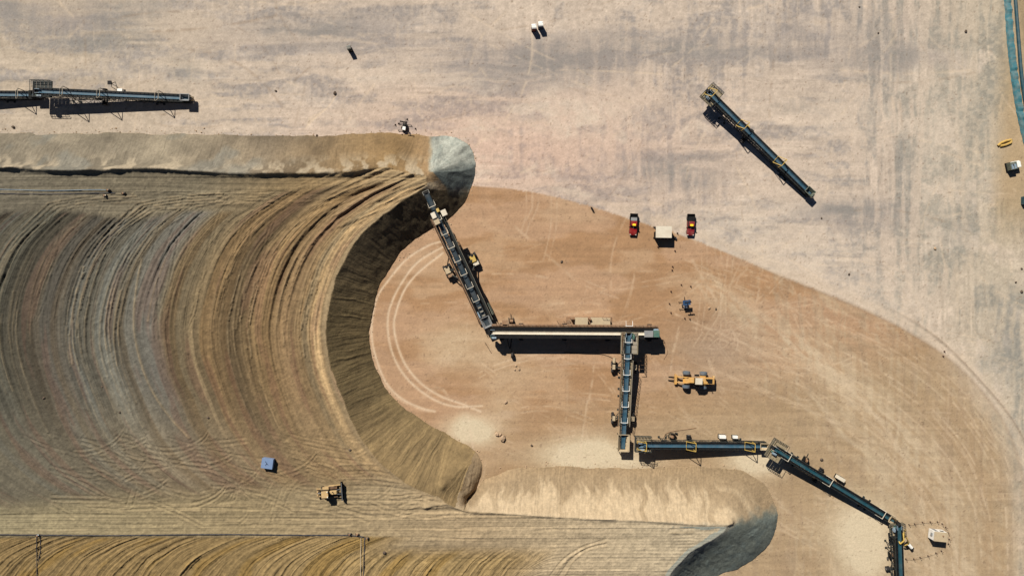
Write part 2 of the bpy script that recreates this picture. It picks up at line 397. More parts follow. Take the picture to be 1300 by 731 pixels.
    g = sst(0.44, 0.60, 0.56 * stain + 0.44 * streak - 0.03 * warm)
    band = np.exp(-((qy - 62) / 24) ** 2) * sst(560, 700, px) * (1 - sst(1130, 1230, px)) + 0.8 * np.exp(-((qy - 40) / 22) ** 2) * (1 - sst(330, 560, px)) * sst(250, 380, px)
    g = np.clip(g * 0.8 + 0.6 * band * sst(0.36, 0.6, .5 * hs + .5 * stain), 0, 1)
    g = g * (0.55 + 0.9 * sst(.3, .7, fbm(px / 4.5, py / 4.5, 14, 3)))
    light = np.ones(px.shape + (3,)) * np.array((205, 187, 168.0))
    light = lerp(light, (216, 186, 165.), warm)
    light = lerp(light, (196, 182, 158.), sst(1120, 1280, px) * 0.7)
    light = lerp(light, (188, 172, 149.), (1 - sst(60, 420, px)) * 0.6)
    dark = np.ones(px.shape + (3,)) * np.array((152, 145, 140.0))
    dark = lerp(dark, (152, 148, 136.), right)
    dark = lerp(dark, (172, 152, 142.), warm)
    c = lerp(light, dark, np.clip(g, 0, 1) * 0.72)
    c = lerp(c, (226, 206, 184.), 0.4 * sst(.53, .66, fbm(qx / 60 + 9, qy / 34, 15, 5)) * (.5 + sst(.45, .6, streak)) * (1 - .6 * (1 - sst(100, 500, px))))
    c = c * (1 + 0.22 * (streakf - 0.5) * sst(.35, .65, fbm(px / 60, py / 45, 44, 3)) + 0.15 * (fine - 0.5) + .1 * (fbm(px / 1.8, py / 1.8, 45, 2) - .5))[..., None]
    for cx, cy, rx, ry, am in ((1000, 330, 110, 34, .55), (1130, 380, 60, 40, .5), (930, 285, 90, 26, .4), (740, 150, 120, 30, .35), (1190, 180, 40, 120, .35), (560, 95, 120, 14, .35), (130, 85, 200, 10, .3), (1060, 150, 90, 30, .3)):
        d = ((qx - cx) / rx) ** 2 + ((qy - cy) / ry) ** 2
        c = lerp(c, (224, 206, 184.), am * np.exp(-d ** 1.3) * (.5 + .8 * sst(.35, .65, fbm(px / 9, py / 6, 17, 4))))
    for cx, cy, rx, ry, am in ((690, 80, 120, 34, .75), (420, 45, 150, 30, .5), (60, 20, 140, 26, .45), (900, 62, 210, 16, .5), (1120, 75, 90, 18, .5), (1060, 40, 120, 34, .3), (860, 215, 80, 30, .4), (1080, 275, 70, 22, .5)):
        d = ((qx - cx) / rx) ** 2 + ((qy - cy) / ry) ** 2
        c = lerp(c, (162, 151, 143.), am * np.exp(-d ** 1.5) * (.55 + .7 * sst(.35, .65, streak)))
    for cx, cy, rx, ry, am in ((130, 55, 60, 12, .8), (25, 25, 40, 25, .6), (165, 20, 34, 26, .7), (390, 38, 60, 18, .7), (225, 92, 26, 20, .7), (690, 85, 80, 24, .6), (850, 62, 150, 11, .7), (1110, 72, 60, 14, .8), (1140, 215, 9, 44, .8), (1160, 232, 8, 34, .7), (1100, 100, 45, 9, .4), (1080, 270, 45, 14, .8), (860, 215, 50, 22, .7), (1290, 430, 30, 60, .7), (1090, 30, 20, 20, .6), (1235, 290, 24, 30, .5), (1010, 130, 40, 14, .5)):
        d = ((qx - cx) / rx) ** 2 + ((qy - cy) / ry) ** 2
        c = lerp(c, (138, 136, 130.), am * 0.7 * np.exp(-d) * sst(0.3, 0.62, 0.4 * streak + 0.3 * fbm(px / 4, py / 4, 16, 3) + .3 * stain))
    # ---- orange working floor inside the arc
    dB, sB = poly_dist(px, py, BOUND)
    BP = np.vstack([BOUND, [(400, 1000), (400, 215)]])
    inb = inside(px + 1.5 * (fbm(px / 7, py / 7, 55) - 0.5), py + 4 * (fbm(px / 9, py / 9, 56) - 0.5), BP)
    sgn = np.where(inb, dB, -dB)
    arcs = fbm(sB / 90, sgn / 4.5, 61, 4); arcs2 = fbm(sB / 160, sgn / 22, 62, 3)
    e = np.ones(px.shape + (3,)) * np.array((189, 153, 120.0))
    e = lerp(e, (176, 138, 102.), sst(0.46, 0.62, fbm(wx / 120, wy / 40, 71, 4)))
    e = lerp(e, (200, 168, 134.), 0.55 * sst(0.5, 0.68, fbm(wx / 80, wy / 30, 72, 4)))
    low = sst(430, 560, py + 0.25 * (px - 900))
    e = lerp(e, (176, 152, 119.), low * 0.85)
    fr = sst(960, 1120, px)
    e = lerp(e, (184, 162, 131.), fr * sst(0.45, 0.66, arcs2) * 0.4)
    e = lerp(e, (164, 138, 108.), fr * sst(0.5, 0.7, arcs) * 0.22)
    dg = fbm((wx + wy) / 90, (wx - wy) / 7, 63, 4); dv = fbm(wx / 5, wy / 70, 64, 4)
    e = lerp(e, (194, 172, 141.), 0.5 * sst(900, 1000, px) * sst(0.5, 0.66, 0.5 * dg + 0.5 * dv))
    e = lerp(e, (160, 136, 110.), 0.35 * sst(900, 1000, px) * sst(0.52, 0.68, fbm(wx / 6, wy / 60, 65, 4)))
    for road, wd, am in (([(900, 360), (960, 410), (1030, 450), (1100, 505), (1160, 570), (1205, 640), (1235, 760)], 20, .6), ([(860, 440), (930, 460), (1000, 490), (1060, 540), (1120, 610)], 14, .3), ([(1060, 540), (1120, 590), (1170, 660), (1190, 760)], 26, .35)):
        dr, _ = poly_dist(wx, wy, smooth_poly(road, 3))
        e = lerp(e, (207, 186, 155.), am * 1.2 * np.exp(-(dr / wd) ** 2) * sst(0.3, 0.62, 0.4 * dg + 0.3 * dv + 0.3 * arcs))
    grey = np.exp(-(((px - 905) / 60) ** 2 + ((py - 445) / 45) ** 2))
    e = lerp(e, (170, 146, 122.), grey * 0.8)
    e = e * (1 + 0.12 * (fbm(px / 60, py / 3.5, 75, 3) - 0.5) + 0.10 * (fine - 0.5))[..., None]
    # pale dust spills under the transfer points
    for cx, cy, rx, ry, am in ((602, 549, 30, 18, 1.), (590, 540, 16, 12, .6), (744, 578, 56, 19, .95), (790, 588, 40, 14, .6), (958, 586, 36, 20, .95), (1096, 688, 36, 54, .95), (1085, 672, 60, 26, .3), (575, 440, 40, 30, .3), (640, 455, 50, 40, .2), (640, 520, 30, 30, .25)):
        d = ((wx - cx) / rx) ** 2 + ((wy - cy) / ry) ** 2
        e = lerp(e, (221, 203, 171.), np.clip(1.6 * am * np.exp(-d ** 1.1) * (0.85 + 0.4 * (fine - 0.3)), 0, .95))
    e = lerp(e, (158, 122, 88.), 0.55 * np.exp(-(((wx - 650) / 28) ** 2 + ((wy - 600) / 10) ** 2)))
    mix = sst(-1.2, 1.2, sgn) * (1 - 0.7 * sst(1150, 1290, px) * (1 - sst(2, 30, sgn)))
    c = lerp(c, e, mix)
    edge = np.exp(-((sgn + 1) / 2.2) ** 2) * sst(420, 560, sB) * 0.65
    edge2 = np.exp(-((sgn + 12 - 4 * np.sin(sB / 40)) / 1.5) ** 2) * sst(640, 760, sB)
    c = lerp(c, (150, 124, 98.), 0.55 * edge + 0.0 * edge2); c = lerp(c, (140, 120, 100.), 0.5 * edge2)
    pale_rim = np.exp(-((sgn + 9) / 7) ** 2) * sst(100, 400, sB)
    c = lerp(c, (214, 192, 166.), 0.45 * pale_rim * (1 - edge2))
    # yellowish strip at the right edge by the liner
    rs = sst(1255, 1290, px + 0.06 * (py - 120) + 8 * (fine - .5)) * (1 - sst(240, 330, py))
    c = lerp(c, (176, 146, 104.), 0.6 * rs)
    c = lerp(c, (233, 208, 177.), np.clip(T, 0, 1) * 0.88)
    c = lerp(c, (140, 116, 92.), np.clip(-T, 0, 1) * 0.6)
    spots = fbm(px / 2.6, py / 2.6, 88, 2)
    c = lerp(c, (110, 88, 70.), 0.35 * sst(0.80, 0.88, spots))
    far = np.maximum(np.abs(X) - 133, np.abs(Y) - 77)
    c = lerp(c, (188, 166, 140.), sst(0, 60, far))
    # ---- relief
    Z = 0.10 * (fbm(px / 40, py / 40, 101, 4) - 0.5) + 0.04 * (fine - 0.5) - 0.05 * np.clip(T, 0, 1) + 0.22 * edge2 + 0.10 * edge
    Z = Z + 0.9 * np.exp(-((px - (1287 + 0.10 * py + 0.0003 * py * py)) / 12) ** 2) * (1 - sst(300, 420, py))
    Z = Z * (1 - sst(0, 40, far)) - 0.02
    o = grid_object('ground', X, Y, Z, s2l(c) * ALB, M_pad)
    o['kind'] = 'structure'; o['label'] = 'pale sandy mine pad with grey patches and an orange-tan working floor'
build_ground()

# ================================================================== STOCKPILE
BERM_TOP = toplan(smooth_poly([(-300, 215), (0, 212), (40, 214), (80, 216), (130, 215), (190, 213), (240, 216), (300, 219), (360, 219), (420, 218), (460, 215), (486, 210)], 5))
BERM_LOW = toplan(smooth_poly([(540, 643), (560, 640), (575, 640), (598, 647), (650, 650), (740, 656), (800, 658), (850, 661), (900, 664), (930, 664)], 5))
def heap_field(X, Y):
    gx = X / MPP + 650; gy = 365.5 - Y / MPP                  # plan pixels
    vx = (gx - 650) / KZ + 650; vy = (gy - 365.5) / KZ + 365.5   # photo pixels at crest height
    wob = 2.6 * (fbm(gx / 14, gy / 14, 201, 3) - 0.5)
    gxw = gx + wob; gyw = gy + 2.6 * (fbm(gx / 14, gy / 14, 202, 3) - 0.5)
    inC = inside(gxw, gyw, CRESTg)
    tx = gx + 4.5 * (fbm(gx / 17, gy / 17, 203, 3) - .5); ty = gy + 4.5 * (fbm(gx / 17, gy / 17, 204, 3) - .5)
    inT = inside(tx, ty, TOE)
    dC, sC = poly_dist(gxw, gyw, closed(CRESTg)); dT, _ = poly_dist(tx, ty, closed(TOE))
    f = np.where(inC, 1.0, np.where(inT, dT / (dT + dC + 1e-6), -np.minimum(dT, 8) / 12.0))
    slope = inT & ~inC
    south = slope & (gx > 600) & (gy > 586) & ~((gx > 780) & (gy > 652))
    z = HH * np.where(slope & (gy > 586), np.clip(f, 0, 1) ** (1 + .6 * sst(622, 690, gx) * (1 - sst(880, 930, gx) * sst(630, 660, gy))), f)
    # ---- furrows on the top
    cy = np.interp(vy, [200, 225, 234, 248, 263, 294, 328, 366, 405, 428, 466, 506, 546, 582, 609, 629, 660, 740], [640, 572, 542, 522, 498, 462, 438, 423, 415, 414, 420, 435, 452, 478, 508, 540, 600, 780])
    cy = np.interp(vy, np.arange(195, 745, 1.0), np.convolve(np.interp(np.arange(175, 765, 1.0), [175, 225, 234, 248, 263, 294, 328, 366, 405, 428, 466, 506, 546, 582, 609, 629, 660, 765], [700, 572, 542, 522, 498, 462, 438, 423, 415, 414, 420, 435, 452, 478, 508, 540, 600, 840]), np.ones(41) / 41, 'valid')[:550])
    warp = 10 * (fbm(vx / 130, vy / 130, 210, 3) - 0.5)
    u = vx - cy + warp                                         # 0 at the crescent crest, negative to the left
    uu = u / (1 + 0.0 * u)
    s1 = fbm(uu / 7.2, vy / 240, 211, 2, 0.4); s2 = fbm(uu / 3.4, vy / 170, 212, 2, 0.5); s3 = fbm(uu / 22, vy / 300, 213, 2)
    patch = sst(0.36, 0.6, fbm(uu / 26, vy / 160, 214, 3))
    bumpy = fbm(gx / 6, gy / 6, 215, 4); bumpy2 = fbm(gx / 2.4, gy / 2.4, 216, 3)
    wT = 1 - sst(268, 276, vy + 4 * np.sin(vx / 34) + 34 * sst(300, 350, vx) + 9 * (fbm(vx / 60, vy / 20, 217) - .5))
    wB = sst(606, 634, vy + 10 * (fbm(vx / 70, vy / 20, 218) - .5) + 0.06 * (vx - 300))
    wR = sst(679, 684, vy) * (1 - sst(455, 520, vx + 1.3 * (vy - 690)))  # ripped ground south of the pipe
    wR2 = sst(690, 712, vy + 0.08 * (vx - 600) * 0) * sst(455, 520, vx + 1.3 * (vy - 690)) * (1 - sst(640, 720, vx + (vy - 700)))
    wR = np.clip(wR + wR2, 0, 1)
    wA = np.clip(1 - wT - wB, 0, 1); wB = wB * (1 - wR)
    right = sst(640, 740, vx)
    ampA = (0.34 + 0.66 * sst(-0.05, 0.05, patch - 0.3)) * (1 - 0.45 * sst(480, 610, vy + 0.12 * (vx - 200)))
    s1r = 1 - np.abs(2 * s1 - 1) * 1.6; arcs = (1.5 * (s1 - 0.5) + 0.6 * (s1r - .55) + 0.6 * (s2 - 0.5)) * ampA * (.92 + .3 * (1 - sst(330, 430, vy))) + 0.5 * (s3 - 0.5)
    h1 = fbm(vx / 160, (vy + 3 * np.sin(vx / 70)) / 4.2, 221, 3); h2 = fbm(vx / 90, vy / 8, 222, 2)
    flat_t = 0.55 * (h1 - 0.5) + 0.3 * (h2 - 0.5)
    vyl = vy + 0.012 * (vx - 300) + 6 * (fbm(vx / 90, vy / 40, 223) - .5)
    l1 = fbm(vx / 190, vyl / 5.0, 224, 3)
    flat_b = 0.42 * (l1 - 0.5) * (0.4 + 0.9 * sst(0.4, 0.6, fbm(vx / 110, vy / 14, 225)))
    t = np.clip((740 - vy) / 60, 0, 1.3)
    ur = vx - 34 * t - 52 * t ** 3 + 8 * (fbm(vx / 40, vy / 40, 226) - 0.5)
    r1 = fbm(ur / 3.8, vy / 60, 227, 2); r2 = fbm(ur / 2.6, vy / 50, 228, 2)
    rip = (1.05 * (r1 - 0.5) + 1.0 * (r2 - 0.5)) * (.6 + .7 * sst(.35, .65, fbm(vx / 30, vy / 30, 229, 3)))
    g = wA * arcs + wT * flat_t + wB * flat_b + wR * (rip - 0.15)
    # dozer tracks
    tk = Strokes(-20, 200, 1000, 745)
    rng = random.Random(12)
    for k in range(34):                                        # tracks that swing out of the arcs into the top lane
        x = 20 + k * 15 + rng.uniform(-8, 8)
        yy = rng.uniform(300, 420); xo = float(np.interp(yy, [294, 328, 366, 405, 428], [462, 438, 423, 415, 414])) - 414
        pts = [(x + xo, yy), (x + xo + 16, yy - 40), (x + xo + 45, 262 + rng.uniform(-4, 12)), (x + xo + 95, 252 + rng.uniform(-8, 8)), (x + xo + 160, 250 + rng.uniform(-9, 9))]
        if pts[-1][0] < 470: 
            for d in (0, 5): tk.add([(a - d, b + d * 0.6) for a, b in pts], 1.3, -0.7 * rng.uniform(0.4, 1), breakup=0.3, seed=k)
    for k in range(40):                                        # long arcs
        x = rng.uniform(-20, 400); y0 = rng.uniform(270, 430); y1 = y0 + rng.uniform(60, 190)
        ysx = np.linspace(y0, y1, 6); xo = np.interp(ysx, [263, 294, 328, 366, 405, 428, 466, 506, 546, 582, 609], [498, 462, 438, 423, 415, 414, 420, 435, 452, 478, 508]) - 414
        sg = rng.choice((-1, -1, 1)); am = rng.uniform(0.4, 0.95)
        for d in ((0, 5) if sg < 0 else (0,)): tk.add([(x + o_ + d, q) for o_, q in zip(xo, ysx)], rng.uniform(1.0, 1.8), sg * am, breakup=0.4, seed=k)
    tk.add([(180, 330), (173, 366), (170, 410), (176, 450), (190, 490), (212, 525), (240, 556)], 2.0, 0.95, breakup=0.2)
    tk.add([(202, 340), (200, 380), (201, 420), (208, 460), (222, 495)], 1.2, -0.8, breakup=0.2)
    for k in range(26):                                        # shallow passes fanning to the south-east
        x = rng.uniform(0, 380); y = rng.uniform(545, 612); L = rng.uniform(40, 130); sl = rng.uniform(0.1, 0.35)
        for d in (0, 5): tk.add([(x, y + d), (x + L * 0.5, y + d + L * sl * 0.62), (x + L, y + d + L * sl)], 1.1, -rng.uniform(0.3, 0.8), breakup=0.5, seed=k)
    for k in range(7):                                         # loops of the dozer
        cx, cy0, r = 335 + k * 7, 625 + rng.uniform(-5, 5), 30 + k * 4
        tk.add([(cx - r * 0.3, cy0 + 20), (cx - r * 0.1, cy0 - 2), (cx + r * 0.3, cy0 - 18), (cx + r, cy0 - 26)], 1.3, -0.6, breakup=0.5, seed=k)
    for k in range(6):
        tk.add([(430, 590 + k * 9), (480, 596 + k * 9 - 6), (535, 606 + k * 6)], 1.4, rng.choice((-0.8, 0.6)), breakup=0.3, seed=k)
    for k in range(3): tk.add([(275 + k * 6, 640 - k), (288 + k * 5, 634), (294 + k * 3, 626), (300, 622 + k * 2)], 1.2, -0.8, breakup=0.2)
    for x in (160, 168, 256, 262, 280): tk.add([(x, 641), (x + 6, 622)] if x < 200 else [(x, 646), (x + 3, 655)], 1.4, -0.8, breakup=0.1)
    tk.add([(420, 640), (470, 655), (510, 655), (545, 645), (575, 640)], 1.6, -0.7, breakup=0.2); tk.add([(400, 630), (450, 648), (500, 650), (540, 640)], 1.4, 0.6, breakup=0.2)
    for k in range(4): tk.add([(698 + k * 6, 731), (714 + k * 5, 711), (738 + k * 3, 695 + k), (770, 684 + k * 3)], 1.3, (-0.8, 0.5)[k % 2], breakup=0.15)
    for k in range(9): tk.add([(850 + k * 2, 672 + k * 4), (880, 671 + k * 4)], 1.6, rng.choice((-0.6, 0.5)), breakup=0.3)
    for k in range(20):
        y = rng.uniform(664, 731); x = rng.uniform(520, 780); tk.add([(x, y), (x + rng.uniform(40, 120), y + rng.uniform(-2, 2))], 0.9, -rng.uniform(0.3, 0.8), breakup=0.5, seed=k)
    for k in range(60):                                        # tangled dozer passes, loops and turns
        x = rng.uniform(60, 540); y = rng.uniform(548, 640); a = rng.uniform(-.3, .3) + rng.choice((0, .15, .35, .5, -.4)); cv = rng.gauss(0, .012); L = rng.uniform(35, 120); pts = []
        for q in range(7):
            pts.append((x, y)); x += math.cos(a) * L / 6; y += math.sin(a) * L / 6 * .6; a += cv * L / 6
        if max(p[1] for p in pts) > 672 or min(p[1] for p in pts) < 520: continue
        am = rng.uniform(.3, .75)
        for d in (0, 6): tk.add([(u_, v_ + d) for u_, v_ in pts], 1.5, -am, n=3, breakup=.3, seed=k); tk.add([(u_, v_ + d + 2.2) for u_, v_ in pts], 1.1, am * .7, n=3, breakup=.3, seed=k + 2)
    for k in range(26):
        x = rng.uniform(0, 560); y = rng.uniform(636, 674); L = rng.uniform(60, 200); tk.add([(x, y), (x + L * .5, y + rng.uniform(-2, 2)), (x + L, y + rng.uniform(-2, 2))], 1.3, rng.choice((-.7, .5)), breakup=.4, seed=k)
    YS = [263, 294, 328, 366, 405, 428, 466, 506, 546, 582, 609]; XS = [498, 462, 438, 423, 415, 414, 420, 435, 452, 478, 508]
    def group(x, y0, y1, n_, sp, am, swing=False, drift=0.0):
        ysx = np.linspace(y0, y1, 7); xo = np.interp(ysx, YS, XS) - 414
        off = 0.0
        for i in range(n_):
            off += sp * rng.uniform(.75, 1.3); e0 = rng.uniform(-22, 22); e1 = rng.uniform(-50, 40); al = am * rng.uniform(.55, 1.0)
            yq = np.linspace(y0 + (0 if swing else e0), y1 + e1, 9); xo = np.interp(yq, YS, XS) - 414; wv = rng.uniform(0, 6)
            pts = [(x + a + off + drift * (q - y0) + 1.4 * math.sin(q / 37 + wv), q) for a, q in zip(xo, yq)]
            if swing: pts = [(pts[0][0] + 150 - i * 2, 246 + i * 3.2), (pts[0][0] + 95 - i, 249 + i * 3.4), (pts[0][0] + 42, 258 + i * 2.6)] + pts
            k0 = 0
            for q0, q1, fa in ((0, 3, .5 if not swing else 1), (2, len(pts) - 3, 1), (len(pts) - 4, len(pts), .45)):
                tk.add(pts[q0:q1], sp * 0.36, al * fa, breakup=0.35, seed=i); tk.add([(a + sp * .5, b) for a, b in pts[q0:q1]], sp * 0.3, -al * fa * 0.9, breakup=0.35, seed=i + 3)
    for a in ((6, 330, 560, 3, 5, .7), (70, 300, 470, 3, 5, .55), (82, 296, 540, 5, 5.2, .95, True), (120, 300, 560, 5, 5.4, .9), (138, 290, 400, 4, 4.6, .7, True), (196, 330, 470, 2, 5, .6), (262, 280, 440, 3, 4.8, .6), (283, 292, 520, 6, 5.2, .95), (312, 272, 400, 5, 5, .8), (345, 275, 520, 3, 5, .6), (372, 280, 580, 5, 5.0, .75), (-30, 300, 520, 4, 5.5, .7, True), (28, 290, 420, 3, 4.6, .7)): group(*a)
    TK = tk.sample(vx, vy)
    top = 0.42 * g * (1 - 0.5 * np.clip(np.abs(TK) * 1.5, 0, 1)) + 0.18 * (bumpy - 0.5) * (1 + 0.5 * wR) + 0.10 * (bumpy2 - 0.5) + 0.27 * TK
    # ---- rills on the slopes
    nT = len(TOPCREST); nCr = nT + len(CRESCENT); sA = plen(CRESTg[:nT]); sE = plen(CRESTg[:nCr]) + 24
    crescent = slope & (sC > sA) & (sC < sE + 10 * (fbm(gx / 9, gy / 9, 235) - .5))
    sCs = sC + 5 * (fbm(gx / 16, gy / 16, 231) - .5)
    rill = fbm(sCs / 7, dC / 45, 232, 3) - 0.5; rill2 = fbm(sCs / 20, dC / 60, 233, 3) - 0.5; rill3 = fbm(sCs / 3.2, dC / 26, 234, 2) - .5
    prof = np.sin(np.clip(f, 0, 1) * math.pi)
    sl = (0.26 * rill + 0.2 * rill2 + 0.3 * rill3) * prof * np.where(south, .6, 1) + 0.16 * (bumpy - 0.5) * prof
    z = z + np.where(inC, top * sst(0, 5, dC), np.where(slope, sl, 0))
    # berms
    dt, st_ = poly_dist(gx, gy, BERM_TOP); dl, sl_ = poly_dist(gx, gy, BERM_LOW)
    z = z + (1.35 + 0.9 * (fbm(st_ / 16, st_ * 0, 241, 3) - .5)) * np.exp(-(dt / 4.0) ** 2) * sst(0, 14, sC * 0 + 14 - sst(470, 492, gx) * 14)
    z = z + (0.6 + 0.6 * (fbm(sl_ / 20, sl_ * 0, 242, 3) - .5)) * np.exp(-(dl / 3.0) ** 2)
    # loose windrow at the crescent's rim, torn ridges by the cone, little mound on the southern tip
    inrim = inC & (vx < 640) & (vy < 640) & (vy > 226) & (u > -120)
    tip = sst(330, 470, vx) * (1 - sst(228, 330, vy)) * inC
    tor = fbm((vx * 0.42 + vy) / 4.5, (vx - vy * 0.5) / 60, 243, 3) - .5
    z = z + tip * (1.3 * tor)
    for mx, my, mr, mh in ((561, 619, 5, 0.9), (549, 623, 6, 0.5)):
        q = toplan([(mx, my)])[0]; z = z + mh * np.exp(-(((gx - q[0]) ** 2 + (gy - q[1]) ** 2) / mr ** 2))
    # fresh cone against the eastern tip
    ap = toplan([(550, 219)])[0]
    dcone = np.hypot(gx - ap[0], gy - ap[1])
    ang = np.arctan2(-(gy - ap[1]), gx - ap[0])
    cz = HH + 0.7 - 0.157 * np.hypot(dcone, 2.5) + (0.10 * (fbm(ang * 8, dcone / 30, 274, 2) - .5) + .06 * (bumpy2 - .5)) * sst(3, 15, dcone)
    cz = np.minimum(cz, 0.19 * dT - 0.1)
    z = np.where((gx > 520) & inT, np.maximum(z, cz), z)
    ridge = 0.0 * np.exp(-((ang - 0.62) / 0.10) ** 2) * sst(3, 12, dcone) * (1 - sst(26, 44, dcone))
    z = z + 0.35 * ridge * slope

    # ------------------------------------------------------------- colour
    base_x = np.array([-460, -415, -355, -315, -285, -250, -225, -200, -165, -125, -85, -55, -30, 0])
    base_c = np.array([(86, 82, 70), (90, 86, 73), (100, 91, 77), (93, 91, 82), (103, 100, 89), (114, 107, 93), (112, 106, 94), (124, 108, 82), (128, 107, 77), (114, 97, 72), (146, 120, 84), (142, 116, 84), (152, 127, 92), (156, 132, 98)], float)
    ub = u + 16 * (fbm(u / 30, vy / 120, 251) - .5)
    col = np.stack([np.interp(ub, base_x, base_c[:, i]) for i in range(3)], -1)
    lowm = sst(470, 590, vy)
    col = lerp(col, np.stack([np.interp(vx, [0, 120, 260, 420, 560], [118, 124, 138, 156, 168]), np.interp(vx, [0, 120, 260, 420, 560], [111, 115, 120, 132, 142]), np.interp(vx, [0, 120, 260, 420, 560], [94, 96, 94, 97, 106])], -1), lowm * 0.85)
    col = lerp(col, np.stack([np.interp(vx, [0, 250, 400, 540], [122, 128, 148, 172]), np.interp(vx, [0, 250, 400, 540], [114, 117, 124, 148]), np.interp(vx, [0, 250, 400, 540], [97, 95, 88, 112])], -1), wT * 0.9)
    band = np.stack([np.interp(vx, [0, 300, 600, 860], [150, 160, 178, 188]), np.interp(vx, [0, 300, 600, 860], [138, 142, 156, 171]), np.interp(vx, [0, 300, 600, 860], [108, 108, 123, 142])], -1)
    col = lerp(col, band, wB)
    ripc = lerp(np.ones(vx.shape + (3,)) * np.array((142, 119, 80.)), (164, 139, 96.), sst(150, 480, vx) * 0.8)
    ripc = lerp(ripc, (146, 114, 56.), 0.45 * sst(0.52, 0.66, fbm(ur / 30, vy / 60, 252, 3)))
    col = lerp(col, ripc, wR)
    br = random.Random(77); ed = [-470.0]; 
    while ed[-1] < 20: ed.append(ed[-1] + br.choice((7, 9, 12, 16, 22, 28)) * br.uniform(.8, 1.2))
    lut_u = np.arange(-480, 40, .5); bi = np.searchsorted(ed, lut_u); tints = [(br.gauss(0, .085), br.uniform(-.032, .032)) for _ in range(len(ed) + 2)]
    lv = np.convolve(np.array([tints[b][0] for b in bi]), np.ones(7) / 7, 'same'); lh = np.convolve(np.array([tints[b][1] for b in bi]), np.ones(7) / 7, 'same')
    ul = u + 5 * (fbm(vx / 40, vy / 90, 255, 3) - .5)
    bv = np.interp(ul, lut_u, lv)[..., None] * (wA * (1 - .55 * lowm))[..., None]; bh = np.interp(ul, lut_u, lh)[..., None] * (wA * (1 - .5 * lowm))[..., None]
    col = col * (1 + bv + bh * np.array((1., 0., -1.3)))
    stripe = (s1 - .5) * 0.28 + (s2 - .5) * 0.16 + (s3 - .5) * 0.2
    col = col * (1 + wA * stripe * (1 - 0.6 * lowm) + 0.25 * wB * (l1 - .5) + 0.3 * wT * (h1 - .5) + 0.25 * wR * (r1 - .5))[..., None]
    col = lerp(col, (120, 84, 70.), 0.25 * wA * sst(0.56, 0.7, fbm(uu / 12, vy / 120, 253, 3)))
    col = lerp(col, (176, 152, 116.), 0.6 * np.clip(TK, 0, 1))
    col = lerp(col, (160, 136, 102.), 0.35 * inrim * np.exp(-(dC / 6) ** 2))
    col = col * (1 + 0.22 * (bumpy2 - .5) + 0.2 * (bumpy - .5))[..., None]
    # slopes
    north = slope & (vy < 240)
    nc = np.stack([np.interp(vx, [0, 200, 330, 420, 500, 545], [136, 136, 128, 140, 148, 150]), np.interp(vx, [0, 200, 330, 420, 500, 545], [126, 125, 114, 118, 120, 124]), np.interp(vx, [0, 200, 330, 420, 500, 545], [108, 106, 94, 88, 82, 92])], -1)
    stn = fbm(sCs / 34, dC / 30, 261, 4)
    nc = nc * (1 + 0.5 * (stn - .5))[..., None]
    nc = lerp(nc, (184, 168, 142.), 0.8 * sst(0.4, 0.95, f) * sst(0.44, 0.62, fbm((sCs + dC * 0.35) / 11, dC / 12, 262, 3)))
    nc = lerp(nc, (128, 126, 116.), 0.6 * sst(0.55, 0.68, fbm(sCs / 60, dC / 60, 263)) * (1 - sst(300, 400, vx)))
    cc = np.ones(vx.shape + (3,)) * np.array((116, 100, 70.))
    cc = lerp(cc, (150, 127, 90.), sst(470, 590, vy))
    cc = lerp(cc, (92, 80, 62.), (1 - sst(300, 420, vy)) * 0.7)  # upper face darkened in colour where it turns away from the sun
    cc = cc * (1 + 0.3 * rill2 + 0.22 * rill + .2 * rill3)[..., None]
    sc = np.ones(vx.shape + (3,)) * np.array((162, 140, 110.))
    sc = lerp(sc, (184, 162, 130.), sst(0.35, 0.9, f + 0.5 * rill2))
    sc = lerp(sc, (172, 147, 114.), 1 - sst(0.0, 0.35, f))
    sc = lerp(sc, (158, 136, 106.), 0.55 * sst(0.5, 0.65, fbm(sCs / 22, dC / 20, 265, 4)) * (1 - 0.4 * f))
    fl = sst(0.40, 0.66, fbm((sCs + 3 * np.sin(dC / 5)) / 9, dC / 40, 266, 3) + 0.55 * (f - 0.55))
    sc = lerp(sc, (207, 184, 150.), 0.75 * fl * sst(0.1, 0.5, f))
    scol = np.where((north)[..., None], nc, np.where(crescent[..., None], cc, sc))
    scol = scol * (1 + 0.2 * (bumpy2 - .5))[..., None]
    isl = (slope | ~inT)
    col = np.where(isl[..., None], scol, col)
    col = lerp(col, (178, 154, 118.), 0.35 * tip * sst(0.45, 0.6, tor + .5))
    # grey fresh rock
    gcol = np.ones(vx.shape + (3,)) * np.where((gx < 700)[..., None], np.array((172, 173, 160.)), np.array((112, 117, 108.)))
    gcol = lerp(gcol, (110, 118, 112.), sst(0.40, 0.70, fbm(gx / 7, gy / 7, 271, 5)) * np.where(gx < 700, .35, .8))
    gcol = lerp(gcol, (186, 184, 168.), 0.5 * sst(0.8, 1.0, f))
    gcol = lerp(gcol, (96, 104, 100.), 0.8 * sst(.55, .1, ang) * (gx < 700))  # cone's lower-right side darkened in colour as its shaded side, over grey rock tone
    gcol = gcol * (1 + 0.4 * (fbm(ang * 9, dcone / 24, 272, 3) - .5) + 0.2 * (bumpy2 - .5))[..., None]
    gn = 8 * (fbm(gx / 10, gy / 10, 273, 3) - .5)
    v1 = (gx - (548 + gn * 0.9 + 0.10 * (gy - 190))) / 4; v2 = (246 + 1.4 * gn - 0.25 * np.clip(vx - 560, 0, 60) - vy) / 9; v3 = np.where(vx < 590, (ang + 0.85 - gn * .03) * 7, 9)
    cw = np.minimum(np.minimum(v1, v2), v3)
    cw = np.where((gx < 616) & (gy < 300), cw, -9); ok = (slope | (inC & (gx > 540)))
    cone = (cw > 0) & ok & (gx > 520); cw = sst(-1, 1, cw) * ok
